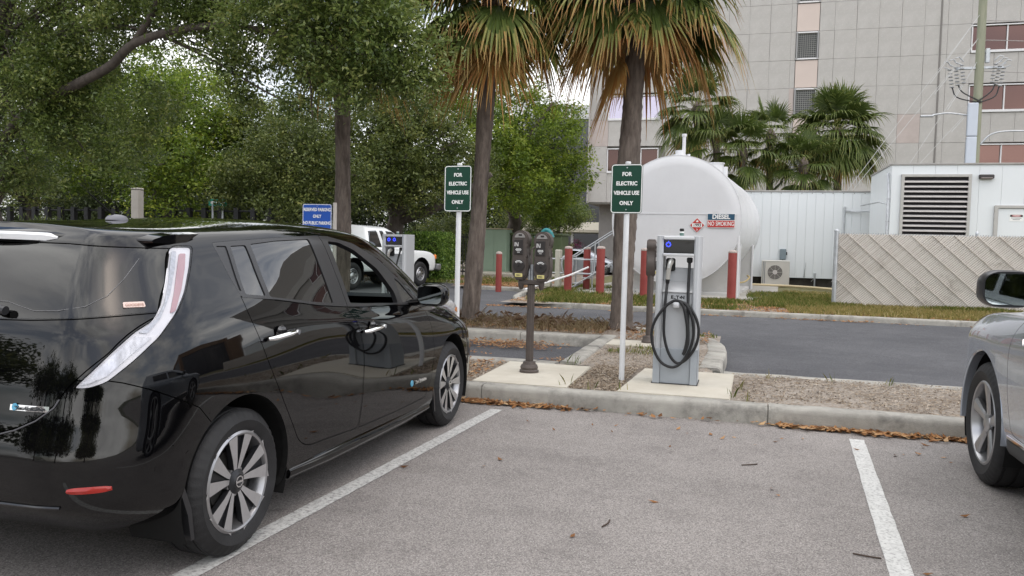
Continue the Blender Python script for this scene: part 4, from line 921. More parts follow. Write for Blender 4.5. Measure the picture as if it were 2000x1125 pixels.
def build_truck():
    M = VM; rz = R(76.3); k_ = 1.08; o_ = Matrix.Rotation(rz, 3, 'Z') @ Vector((1.15*k_, -.86*k_, 0))
    root = empty('pickup_truck', (-10.65-o_.x, 20.66-o_.y, 0), rz, 'white extended cab pickup truck parked beside the hedge past the rear charger', 'truck'); root.scale = (k_, k_, k_)
    S = Shell(TRUCK); P = M['white']
    for ax in (1.15, 4.15):
        for sd in (-1, 1): S.cut(prism_mesh([(ax+.44*math.cos(2*math.pi*k/40), .42+.44*math.sin(2*math.pi*k/40)) for k in range(40)], .6, 1.1, SIDE(sd)))
    for sd in (-1, 1):
        for nm, poly in (('cab_window', [(1.93, 1.58), (2.28, 1.60), (2.40, 1.14), (1.86, 1.14)]), ('extended_cab_window', [(2.40, 1.60), (2.56, 1.60), (2.66, 1.14), (2.52, 1.14)]), ('door_window', [(2.68, 1.60), (2.98, 1.57), (3.52, 1.16), (2.78, 1.14)])):
            q = S.take(roundpoly(poly, .02), .3, 1.1, SIDE(sd), .002); S.skin(q, nm, M['privacy'], root, .004, .006)
        q = S.take(roundpoly([(2.60, 1.10), (2.58, .56), (3.55, .56), (3.62, 1.05)], .04), .3, 1.1, SIDE(sd), .006); S.skin(q, 'door', P, root, .03)
        m = MB(); m.box((2.75, sd*.885, .98), (.14, .03, .03), .01); m.build('door_handle', M['dark'], root)
        m = MB(); m.box((3.45, sd*.98, 1.18), (.1, .18, .16), .03); m.build('door_mirror', M['dark'], root)
        m = MB(); m.box((5.0, sd*.70, .86), (.10, .28, .16), .03); m.build('headlight', M['lens'], root)
        m = MB(); m.box((4.93, sd*.80, .87), (.09, .09, .14), .02); m.build('amber_indicator', M['amber'], root)
    S.skin(S.me, 'body', P, root, .03, 0, M['dark'])
    m = MB(); m.box((5.10, 0, .56), (.20, 1.74, .20), .04, seg=2); m.build('front_bumper', M['steel'], root)
    m = MB(); m.box((-.06, 0, .56), (.14, 1.7, .16), .03); m.build('rear_bumper', M['steel'], root)
    for ax in (1.15, 4.15):
        for sd in (-1, 1): make_wheel('wheel', root, (ax, sd*(.86-.12), .365), sd, .365, .20, .235, steel_spokes, M, False); wheel_liner(root, (ax, 0, .42), .445, sd*.85, sd*.6, M)
    m = MB(); m.box((2.55, 0, .45), (1.9, .9, .18), .03); m.build('fuel_tank', M['dark'], root)
build_truck()
def build_sedan():
    M = VM; root = empty('sedan_car', (-9.8, 38.4, .0), R(0), 'silver grey saloon car parked far behind the red bollards', 'car')
    rows = []
    for r_ in LEAF: q = dict(r_); q['z'] = [(a, b*.83+.03) for a, b in r_['z']]; rows.append(q)
    S = Shell(rows); P = M['silver']
    for ax in (.785, 3.485):
        for sd in (-1, 1): S.cut(prism_mesh([(ax+.36*math.cos(2*math.pi*k/40), .33+.36*math.sin(2*math.pi*k/40)) for k in range(40)], .62, 1.1, SIDE(sd)))
    for sd in (-1, 1):
        q = S.take(roundpoly([(.9, 1.165), (1.725, 1.205), (2.2, 1.18), (2.95, .87), (1.8, .89), (.95, .96)], .02), .3, 1.1, SIDE(sd), .002); S.skin(q, 'side_window', M['privacy'], root, .004, .004)
    q = S.take([(-.7, .86), (-.5, 1.16), (.5, 1.16), (.7, .86)], 2.4, 5, REARV, .002); S.skin(q, 'windscreen', M['privacy'], root, .004, .003)
    S.skin(S.me, 'body', P, root, .03, 0, M['dark'])
    for ax in (.785, 3.485):
        for sd in (-1, 1): make_wheel('wheel', root, (ax, sd*.77, .3235), sd, .3235, .215, .2, steel_spokes, M, False)
build_sedan()

# ------------------------------------------------------------------ street furniture
GREY = mat('powder_grey', (.47, .485, .50), .45, metal=.15, var=.03, vscale=3); GREYD = mat('powder_grey_base', (.335, .365, .395), .5, metal=.1, var=.06, vscale=5)
SILV = mat('anodised_silver', (.58, .59, .60), .38, metal=.35, var=.03); GALV = mat('galvanised_steel', (.44, .46, .48), .42, metal=.6, var=.18, vscale=8)
WPOST = mat('sign_post_white', (.66, .67, .68), .45, var=.05, vscale=6); SCREEN = mat('dark_screen', (.006, .007, .009), .12, coat=.5); CABLE = mat('black_cable', (.012, .012, .013), .5)
BLUE = mat('blue_led', (.01, .02, .3), .4, emit=((.03, .05, 1), 2.2)); INK = mat('black_ink', (.012, .012, .012), .6); WHT = mat('white_ink', (.80, .80, .78), .55)
def catmull(P, n=10):
    P = [Vector(p) for p in P]; P = [P[0]*2-P[1]]+P+[P[-1]*2-P[-2]]; out = []
    for i in range(1, len(P)-2):
        for k in range(n):
            t = k/n; a, b, c, d = P[i-1:i+3]
            out.append(.5*((2*b)+(c-a)*t+(2*a-5*b+4*c-d)*t*t+(3*b-a-3*c+d)*t**3))
    return out+[P[-2]]
def charger(loc, rz, label, two, name='charging_station'):
    """front face looks towards -y; foot at loc"""
    r = empty(name, loc, rz, label, 'charger', 'electric vehicle charging stations'); D = .30
    for sd in (-1, 1):      # side pillars with rounded front corner
        m = MB(); P = [(sd*.20, D), (sd*.137, D), (sd*.137, .0), (sd*.15, -.012), (sd*.175, -.012), (sd*.193, .006), (sd*.20, .03)]
        m.prism(P if sd > 0 else P[::-1], 0.0, 1.362); m.build('side_pillar', GREY, r, smooth=True, auto=30)
    m = MB(); m.box((0, D/2+.012, .745), (.268, D-.03, 0.002)) if False else None
    m = MB(); m.box((0, .165, .42), (.270, .27, .84), .002); cab = m.build('lower_cabinet', GREY, r)
    m = MB(); m.box((0, .018, .165), (.272, .030, .325), .003); m.build('base_panel', GREYD, r)
    for sd in (-1, 1): m = MB(); m.box((sd*.1685, -.0125, .165), (.061, .004, .326), .0015); m.box((sd*.2005, .15, .165), (.003, .27, .326), .001); m.build('base_cover', GREYD, r)
    m = MB(); m.box((0, .20, .955), (.272, .19, .23), .003); m.build('recess_back', GREY, r)
    m = MB(); m.prism([(.03, .845), (.03, .862), (.14, .985), (.14, .845)], -.136, .136, lambda u, v, d: (d, u, v)); m.build('sloped_ledge', SILV, r)
    m = MB(); m.box((0, .012, .853), (.272, .022, .016), .004); m.build('ledge_edge', SILV, r)
    m = MB(); m.box((0, .165, 1.27), (.272, .27, .17), .003); m.build('head_box', GREY, r)
    m = MB(); m.box((0, -.002, 1.345), (.275, .05, .03), .006); m.box((0, -.002, 1.192), (.275, .05, .026), .006); m.build('head_rail', SILV, r)
    m = MB(); m.box((0, .018, 1.268), (.268, .02, .125), .002); sc = m.build('display', SCREEN, r)
    for u in ((-.085, .005) if two else (-.095,)):
        m = MB(); m.lathe([(.019+.0035*math.cos(a), .0035*math.sin(a)) for a in np.linspace(0, 2*math.pi, 7)[:-1]], (u, .006, 1.285), 24, 'y', caps=False, closed=True); m.box((u, .006, 1.31), (.004, .004, .012)); m.build('status_ring', BLUE, sc)
    m = MB(); m.box((0, D/2, 1.364), (.398, D-.02, .006), .002); m.build('top_cap', SILV, r)
    m = MB(); m.cyl((0.015, .10, 1.367), .020, .028, 20); m.build('beacon_base', mat('beacon_green', (.10, .17, .15), .4), r); m = MB(); m.cyl((.015, .10, 1.395), .0195, .012, 20); m.build('beacon_ring', WHT, r); m = MB(); m.cyl((.015, .10, 1.407), .020, .028, 20, bev=.004); m.build('beacon_cap', INK, r)
    m = MB(); m.prism([(u*.115, v) for u, v in rounded(1, .105, .02)], .84, .8405) if False else None
    m = MB(); m.box((0, .0255, .79), (.266, .018, .105), .002); m.build('logo_panel', GREY, r)
    fy = .0155; lt = [('E', -.046), ('T', .003), ('N', .048)]
    for ch, u in lt: text(ch, .040, INK, r, (u, fy, .802), FACE, 'lettering', .05, 1.15)
    m = MB(); m.prism([(-.030, .789), (-.014, .789), (-.014, .797), (-.030, .797)], fy-.001, fy+.0005, lambda u, v, d: (u, d, v)); m.prism([(-.025, .806), (-.018, .806), (-.0215, .813)], fy-.001, fy+.0005, lambda u, v, d: (u, d, v)); m.build('logo_mark', INK, r)
    m = MB(); m.cyl((.026, fy-.0005, .801), .0065, .0015, 14, 'y'); m.build('logo_dot', INK, r)
    for sd in (-1, 1): m = MB(); m.box((sd*.118, .014, .718), (.045, .004, .0025)); m.box((sd*.096, .014, .708), (.0025, .004, .022)); m.build('latch_outline', INK, r)
    m = MB(); m.box((0, -.018, .735), (.062, .085, .055), .014, seg=2); m.build('cable_hook', SILV, r, smooth=True)
    # socket, gun, cable
    m = MB(); m.box((-.075, .085, 1.10), (.085, .05, .12), .012); m.build('holster', INK, r)
    gun = empty('connector'); gun.parent = r
    m = MB(); m.tube(catmull([(-.066, .07, 1.135), (-.068, .022, 1.125), (-.078, -.005, 1.09), (-.086, -.004, 1.03), (-.09, .0, .965)], 5), [.021, .023, .025, .026, .026, .026, .025, .024, .023, .022, .021, .021, .02, .02, .02, .02, .02, .02, .02, .02, .02], 14); m.build('gun_body', mat('gun_grey', (.36, .35, .32), .45), gun, smooth=True)
    m = MB(); m.tube(catmull([(-.064, .015, 1.15), (-.074, -.02, 1.12), (-.084, -.022, 1.07)], 5), .010, 10); m.build('gun_handle', mat('gun_silver', (.62, .63, .62), .3, metal=.4), gun, smooth=True)
    m = MB(); m.tube([(-.09, .0, .966), (-.092, .002, .935), (-.094, .003, .915)], [.021, .017, .010], 12); m.build('strain_relief', CABLE, gun, smooth=True)
    m = MB(); m.box((.098, .06, 1.145), (.05, .06, .05), .008); m.build('cable_gland', INK, r)
    y0 = -.035
    P = [(-.094, .003, .92), (-.10, y0, .80), (-.107, y0-.006, .62), (-.102, y0-.006, .45), (-.055, y0-.008, .29), (.02, y0-.008, .205), (.10, y0-.004, .24), (.18, y0, .36), (.205, y0, .50), (.175, y0, .63), (.10, y0, .735), (.02, y0-.004, .772), (-.03, y0-.004, .770), (-.10, y0-.01, .715), (-.18, y0-.014, .60), (-.215, y0-.014, .47), (-.19, y0-.016, .32), (-.12, y0-.018, .205), (-.02, y0-.018, .165), (.06, y0-.016, .21), (.13, y0-.012, .33), (.16, y0-.010, .47), (.145, y0-.010, .62), (.09, y0-.012, .735), (.03, y0-.018, .77), (.045, y0-.024, .752), (.075, y0-.024, .69), (.105, y0-.022, .52), (.10, y0-.02, .38), (.075, y0-.02, .285), (.115, y0-.02, .40), (.105, y0, .62), (.098, .0, .85), (.098, .02, 1.02), (.098, .055, 1.13)]
    if two: P = [(-.094, .003, .92), (-.09, y0, .7), (-.05, y0, .4), (.0, y0, .3), (.05, y0, .4), (.03, y0, .7), (.06, .0, .95), (.098, .03, 1.13)]
    m = MB(); m.tube(catmull(P, 8), .0135, 10); m.build('charging_cable', CABLE, r, smooth=True)
    m = MB(); m.box((0, D/2, .004), (.42, D+.03, .010), .002); m.build('foot_plate', mat('dark_plinth', (.05, .05, .05), .8), r)
    return r
charger((-.555, 7.43, .154), 0, 'grey charging station on a concrete pad with its black cable coiled on the front', False)
charger((-5.02, 11.02, .15), R(-2), 'grey charging station with two blue lights standing past the black car', True)
# --- signs
def sign(loc, rz, w_, h_, ztop, lines, face, label, cat='sign', group=None, post=None, pr=.026, post_off=0, border=True, flip=1):
    r = empty('parking_sign', loc, rz, label, cat, group); zc = ztop-h_/2
    m = MB(); m.prism([(u, zc+v) for u, v in rounded(w_, h_, .03)], -.036, -.034, lambda u, v, d: (u, d, v)); pl = m.build('plate', face, r)
    if border:
        a, b = rounded(w_-.008, h_-.008, .028), rounded(w_-.024, h_-.024, .020); m = MB()
        ra = m.ring([(u, -.0368, zc+v) for u, v in a]); rb_ = m.ring([(u, -.0368, zc+v) for u, v in b]); m.bridge(ra, rb_); m.build('border', WHT, pl)
    for body, sz, z, sx in lines: text(body, sz, WHT, pl, (0, -.0372, zc+z), FACE, 'lettering', .035, sx)
    for z in (h_/2-.035, -h_/2+.035): m = MB(); m.lathe([(.007, 0), (.006, -.004), (0, -.005)], (0, -.0365, zc+z), 10, 'y', caps=False); m.build('bolt', GALV, pl)
    m = MB(); m.cyl((post_off, 0, -.15), pr, ztop+.175, 20, bev=.004); m.build('post', post or WPOST, r, smooth=True); return r
GSIGN = mat('sign_green', (.004, .045, .026), .35, var=.05); EVL = [('FOR', .050, .135, .95), ('ELECTRIC', .050, .048, .92), ('VEHICLE USE', .050, -.04, .84), ('ONLY', .050, -.135, .95)]
sign((-1.055, 7.53, .14), R(-5), .30, .46, 2.04, EVL, GSIGN, 'green electric vehicle sign on a white post between the two concrete pads', group='electric vehicle signs')
sign((-2.755, 7.60, .14), R(-6), .30, .46, 2.04, EVL, GSIGN, 'green electric vehicle sign on a white post behind the bonnet of the black car', group='electric vehicle signs')
sign((-6.14, 10.75, .14), R(4), .47, .62, 1.80, [('RESERVED PARKING', .066, .225, .74), ('ONLY', .066, .125, .74), ('NO PUBLIC PARKING', .066, .025, .70)], mat('sign_blue', (.012, .085, .42), .4, var=.06), 'blue reserved parking sign seen over the roof of the black car', post=mat('post_tan', (.50, .46, .42), .6), pr=.03, post_off=.27)
# --- parking meters
MBR = mat('meter_brown', (.085, .070, .062), .5, metal=.25, var=.15, vscale=12, bump=.15, bscale=120); MDK = mat('meter_dark', (.025, .021, .02), .5); YEL = mat('yellow_label', (.62, .55, .22), .6)
def meter_head(parent, x, y, z):
    h = empty('meter_head'); h.parent = parent
    m = MB(); prof = []    # silhouette: narrow foot, swollen vault, waist, round dome
    for i in range(25): a = R(-38+256*i/24); prof.append((.088*math.cos(a), .40+.088*math.sin(a)))
    prof += [(-.066, .325), (-.066, .25), (-.082, .225), (-.086, .14), (-.075, .06), (-.045, .015), (-.03, 0), (.03, 0), (.045, .015), (.075, .06), (.086, .14), (.082, .225), (.066, .25), (.066, .325)]
    m.prism(prof, -.058, .058, lambda u, v, d: (x+u, y+d, z+v)); bmesh.ops.bevel(m.b, geom=[e for e in m.b.edges if abs(e.verts[0].co.y-e.verts[1].co.y) < 1e-6], offset=.012, segments=2, affect='EDGES'); m.build('housing', MBR, h, smooth=True, auto=40)
    m = MB(); w = [(.055*math.cos(R(a)), .408+.055*math.sin(R(a))) for a in range(10, 171, 10)]; m.prism(w, -.064, -.058, lambda u, v, d: (x+u, y+d, z+v)); m.build('window', mat('meter_window', (.26, .25, .24), .25, coat=.4), h)
    m = MB(); m.box((x+.005, y-.065, z+.442), (.036, .004, .018), .002); m.build('display', MDK, h)
    m = MB(); m.box((x-.012, y-.062, z+.325), (.094, .010, .145), .004); pf = m.build('instruction_plate', MDK, h)
    m = MB(); m.prism([(-.052, .372), (-.035, .372), (-.018, .345), (-.018, .372), (-.010, .372), (-.010, .332), (-.026, .332), (-.040, .360), (-.040, .332), (-.052, .332)], -.0685, -.0672, lambda u, v, d: (x+u, y+d, z+v)); m.build('card_symbol', mat('symbol_grey', (.42, .41, .40), .6), pf)
    for k, (wz, ww) in enumerate(((.308, .05), (.300, .062), (.291, .05), (.275, .026))): m = MB(); m.box((x-.010, y-.0675, z+wz), (ww, .001, .0042)); m.build('print_line', WHT, pf)
    m = MB(); m.cyl((x-.004, y-.070, z+.145), .060, .02, 30, 'y', bev=.004); m.build('coin_vault', MDK, h, smooth=True)
    m = MB()
    for r0, r1 in ((.050, .044), (.038, .034)):
        ra = m.ring([(x-.004+r0*math.cos(R(a)), y-.0715, z+.145+r0*math.sin(R(a))) for a in range(40, 141, 10)]); rb_ = m.ring([(x-.004+r1*math.cos(R(a)), y-.0715, z+.145+r1*math.sin(R(a))) for a in range(40, 141, 10)]); m.bridge(ra, rb_, False)
    m.build('dial_arc', WHT, h)
    m = MB(); m.box((x-.004, y-.0755, z+.145), (.014, .01, .02), .003); m.build('keyhole', INK, h)
    m = MB(); m.box((x-.004, y-.062, z+.050), (.074, .008, .034), .002); yl = m.build('number_label', YEL, h); text('0421', .022, INK, yl, (x-.004, y-.0668, z+.050), FACE, 'label_digits', .02)
    return h
def twin_meter(loc, label):
    r = empty('parking_meter', loc, R(-4), label, 'parking meter', 'parking meters')
    m = MB(); m.lathe([(.095, 0), (.095, .02), (.084, .03), (.088, .05), (.078, .075), (.066, .082), (.06, .105), (.052, .11)], (0, 0, 0), 28); m.build('post_foot', MBR, r, smooth=True, auto=25)
    m = MB(); m.lathe([(.038, .09), (.037, .86)], (0, 0, 0), 32, fn=lambda q, k, r_: r_-(.004 if k % 4 == 0 else 0)); m.build('post', MBR, r)
    m = MB(); m.box((0, 0, .885), (.26, .06, .05), .012); m.build('cross_arm', MBR, r)
    for sd in (-1, 1): m = MB(); m.lathe([(.0, -.055), (.016, -.05), (.024, -.03), (.030, -.005), (.030, .03)], (sd*.105, 0, .865), 16); m.build('arm_end', MBR, r, smooth=True)
    meter_head(r, -.108, 0, .905); meter_head(r, .118, 0, .895)
    m = MB(); m.tube([(.0, .02, .90), (.0, .02, 1.06)], .022, 12); m.tube([(-.03, .02, .90), (-.03, .025, 1.02)], .015, 10); m.build('bracket_pipe', GALV, r, smooth=True)
twin_meter((-1.975, 7.57, .152), 'brown twin head parking meter on a fluted post on a concrete pad')
r = empty('parking_meter', (-1.145, 10.62, .15), R(92), 'brown single parking meter seen edge on beside the palm trunk', 'parking meter', 'parking meters')
m = MB(); m.lathe([(.095, 0), (.095, .02), (.082, .04), (.075, .08), (.05, .10)], (0, 0, 0), 24); m.build('post_foot', MBR, r, smooth=True, auto=25)
m = MB(); m.cyl((0, 0, .08), .042, .84, 20); m.build('post', MBR, r, smooth=True)
meter_head(r, 0, 0, .88)
# --- teal hooded post behind the twin meter
r = empty('hooded_post', (-2.475, 9.48, .0), 0, 'teal plastic hood on a thin post standing behind the twin meter', 'post')
m = MB(); m.cyl((0, 0, 0), .015, 1.36, 12); m.tube([(0, 0, 1.35), (.09, 0, 1.42), (.17, 0, 1.55)], .013, 8); m.build('post', MBR, r)
m = MB(); m.tube(catmull([(.03, 0, 1.50), (.10, 0, 1.53), (.15, 0, 1.585), (.20, 0, 1.585), (.24, 0, 1.54), (.26, 0, 1.50)], 6), [.01]*4+[.015]*5+[.024]*8+[.026]*8+[.022]*6, 12); m.build('hood', mat('teal_plastic', (.02, .19, .20), .35, var=.2), r, smooth=True)
# --- bollards
RED = mat('bollard_red', (.235, .040, .036), .6, col2=(.29, .06, .05), vscale=3, bump=.15, bscale=60, dirt=((.22, .10, .08), 6, .62, .8)); CAPC = mat('bollard_cap', (.40, .34, .31), .9, var=.25, vscale=25)
for x, y, z, rad, h, lb in ((-6.9, 22.6, -.004, .09, 1.17, 'thin red bollard standing in front of the green utility cabinets'), (-4.70, 22.1, .085, .11, 1.29, 'red bollard with a rough pale top, farthest from the tank in the row of three'), (-4.47, 23.7, .085, .105, 1.28, 'red bollard set back between its two neighbours in the row of three'), (-3.72, 21.75, .085, .115, 1.31, 'red bollard with a rough pale top, nearest the palm in the row of three'),
    (-2.42, 20.95, .085, .11, 1.29, 'red bollard before the tank, beside the edge on parking meter'), (-.22, 20.95, .085, .11, 1.29, 'red bollard standing before the right hand edge of the white tank'), (-6.07, 25.4, .08, .07, .86, 'short red bollard half hidden behind the twin parking meter')):
    r = empty('bollard', (x, y, z), 0, lb, 'bollard', 'red steel bollards')
    m = MB(); m.lathe([(rad, -.05), (rad, h-.05)], (0, 0, 0), 28); m.build('pipe', RED, r, smooth=True, auto=40)
    m = MB(); m.lathe([(rad*1.02, h-.05), (rad*1.04, h-.02), (rad*.85, h+.008), (rad*.4, h+.022), (0, h+.024)], (0, 0, 0), 24, caps=False, fn=lambda q, k, r_: r_*(1+.03*math.sin(k*2.3+q))); m.build('concrete_cap', CAPC, r, smooth=True)
# --- diesel tank
TW_ = mat('tank_white', (.64, .645, .66), .4, var=.035, vscale=1.2, coat=.1, dirt=((.52, .50, .48), 1.5, .60, .85), stretch=(1, .35, 1)); TG_ = mat('tank_saddle', (.50, .495, .48), .6, var=.06, vscale=2, dirt=((.34, .32, .28), 2, .60, .8))
def build_tank():
    r = empty('diesel_tank', (-1.82, 22.6, 2.19), R(-5), 'large white horizontal diesel tank with hazard and no smoking placards', 'tank'); T = 1.78; Ln = 7.2
    m = MB(); m.lathe([(0, -.03), (.8, -.022), (1.5, -.008), (T-.02, 0), (T, .015), (T, Ln-.02), (T-.02, Ln), (0, Ln+.03)], (0, 0, 0), 96, 'y', caps=False); m.build('shell', TW_, r, smooth=True, auto=40)
    for y in (.0, Ln-.04): m = MB(); m.lathe([(T+.012, y), (T+.014, y+.02), (T+.012, y+.04), (T-.01, y+.04), (T-.01, y)], (0, 0, 0), 96, 'y', caps=False, closed=True); m.build('end_rim', TW_, r, smooth=True)
    for y in (2.0, 3.9, 5.6): m = MB(); m.lathe([(T+.004, y), (T+.006, y+.015), (T+.004, y+.03), (T-.01, y+.03), (T-.01, y)], (0, 0, 0), 96, 'y', caps=False, closed=True); m.build('weld_seam', TW_, r, smooth=True)
    m = MB(); m.box((0, -.032, .17), (2*T-.16, .012, .010)); m.build('face_seam', TW_, r)
    for y, half in ((.55, 1.73), (5.1, 1.73)):
        m = MB(); P = [(-half, -2.07), (half, -2.07), (half, -.62)]
        P += [(T*math.sin(a), -T*math.cos(a)) for a in np.linspace(math.acos(.64/T)*.985, -math.acos(.64/T)*.985, 40) if abs(T*math.sin(a)) < half-.01]+[(-half, -.62)]
        m.prism(P, y, y+.06, lambda u, v, d: (u, d, v)); sdl = m.build('saddle_plate', TG_, r)
        for sd in (-1, 1): m = MB(); m.box((sd*(half-.01), y+.03, -1.34), (.05, .16, 1.46), .004); m.build('saddle_flange', TW_, r)
    m = MB(); m.box((0, 2.9, -2.03), (3.3, 5.2, .10), .01); m.build('base_frame', TG_, r)
    m = MB(); m.cyl((-.02, .55, T-.02), .19, .10, 24); m.cyl((-.02, .55, T+.06), .13, .14, 20); m.build('manway', TW_, r, smooth=True)
    m = MB(); m.cyl((.08, .6, T+.05), .05, .62, 16); m.cyl((.08, .6, T+.60), .07, .07, 16); m.build('vent_pipe', TW_, r, smooth=True)
    m = MB(); m.cyl((.22, .6, T-.02), .045, .12, 12); m.build('fill_cap', TW_, r, smooth=True)
    m = MB(); m.cyl((.75, 2.6, T-.25), .22, .28, 24); m.cyl((.75, 2.6, T+.02), .25, .03, 24); m.build('hatch', TW_, r, smooth=True)
    m = MB(); m.cyl((.95, 3.3, T-.3), .07, .30, 14); m.build('gauge_stub', TW_, r, smooth=True)
    dm = empty('hazard_placard'); dm.parent = r; cx, cz, k = .615, -.135, .205; fy = -.045
    RD = mat('placard_red', (.47, .035, .03), .5)
    for s_, mm, yy in ((1.0, WHT, 0), (.94, RD, -.002)): m = MB(); m.prism([(cx+k*s_, cz), (cx, cz+k*s_), (cx-k*s_, cz), (cx, cz-k*s_)], fy+yy-.003, fy+yy, lambda u, v, d: (u, d, v)); m.build('diamond', mm, dm)
    m = MB(); m.box((cx, fy-.0065, cz), (.27, .002, .105)); m.build('number_panel', WHT, dm)
    text('1993', .115, INK, dm, (cx, fy-.009, cz), FACE, 'placard_number', .02, .95); text('3', .075, WHT, dm, (cx, fy-.008, cz-.125), FACE, 'class_number', .02)
    m = MB(); m.prism([(cx+u*.045, cz+.085+v*.05) for u, v in ((-.5, 0), (-.8, .5), (-.35, .8), (-.3, .5), (0, 1.4), (.3, .7), (.45, 1.0), (.8, .45), (.5, 0))], fy-.008, fy-.005, lambda u, v, d: (u, d, v)); m.build('flame_symbol', WHT, dm)
    ds = empty('warning_sign'); ds.parent = r; sx0 = 1.25
    m = MB(); m.box((sx0, fy-.002, .0), (.74, .004, .385)); m.build('backing', WHT, ds)
    m = MB(); m.box((sx0, fy-.006, .097), (.715, .004, .165)); m.build('blue_panel', mat('placard_blue', (.02, .075, .13), .5), ds); m = MB(); m.box((sx0, fy-.006, -.092), (.715, .004, .180)); m.build('red_panel', RD, ds)
    text('DIESEL', .165, WHT, ds, (sx0, fy-.010, .097), FACE, 'lettering', .035, .97); text('NO SMOKING', .165, WHT, ds, (sx0, fy-.010, -.092), FACE, 'lettering', .01, .66)
    m = MB(); m.tube(catmull([(1.6, 2.0, -1.75), (1.75, 2.2, -1.72), (1.86, 2.4, -1.6), (1.78, 2.6, -1.55)], 5), .025, 8); m.build('fuel_hose', mat('hose_tan', (.42, .33, .16), .6), r, smooth=True)
build_tank()
m = MB(); m.cyl((0, 0, 0), .03, 1.68, 12, bev=.004); tag(m.build('marker_pole', WPOST, None, (-.09, 21.5, .085)), 'slim white pole standing beside the red bollard at the tank edge', 'pole')
# steps and railings beside the tank
r = empty('access_steps', (-3.62, 23.2, .1), R(0), 'galvanised access steps with sloping handrails beside the tank', 'steps')
for y in (0, .6):
    m = MB(); m.tube([(-1.25, y, .05), (.15, y, .95)], .05, 8, flat=.4); m.build('stringer', GALV, r); m = MB(); m.tube([(-1.5, y, .95), (-1.2, y, 1.0), (.25, y, 1.95)], .018, 8); m.build('handrail', GALV, r, smooth=True)
    for t in (.0, .5, 1): m = MB(); m.tube([(-1.2+1.35*t, y, .05+.9*t), (-1.2+1.35*t, y, 1.0+.87*t)], .02, 8); m.build('rail_post', GALV, r, smooth=True)
for k in range(5): m = MB(); m.box((-1.05+.27*k, .3, .20+.17*k), (.24, .58, .03), .004); m.build('tread', GALV, r)
r = empty('guard_rail', (-5.0, 23.4, .09), R(4), 'galvanised tube guard rail with a clamped post behind the bollards', 'railing')
for z in (.50, .92): m = MB(); m.tube([(-.9, 0, z), (.95, 0, z)], .024, 8); m.build('rail', GALV, r, smooth=True)
for x in (.0, .95, .75): m = MB(); m.tube([(x, 0, 0), (x, 0, 1.05 if x == 0 else .93)], .035 if x == 0 else .022, 8); m.build('rail_post', GALV, r, smooth=True)
for x in (-.12, .12): m = MB(); m.tube(catmull([(x, -.03, .52), (x*1.4, -.05, .75), (x*1.1, -.04, .98), (0, -.03, 1.0)], 4), .022, 8); m.build('clamp', GALV, r, smooth=True)
r = empty('barrier_arm', (-5.55, 20.6, .09), 0, 'white barrier arm lowered at a slant over the verge behind the twin meter', 'barrier')
m = MB(); m.tube([(.0, 0, .12), (1.0, 1.3, .52), (1.35, 1.9, .72)], .028, 8); m.build('arm', WPOST, r, smooth=True); m = MB(); m.box((-.12, 2.9, .6), (.3, .3, 1.1), .03); m.box((.25, 2.9, .62), (.16, .3, 1.15), .02); m.build('arm_cabinet', mat('cabinet_beige', (.46, .45, .38), .5, var=.08), r)
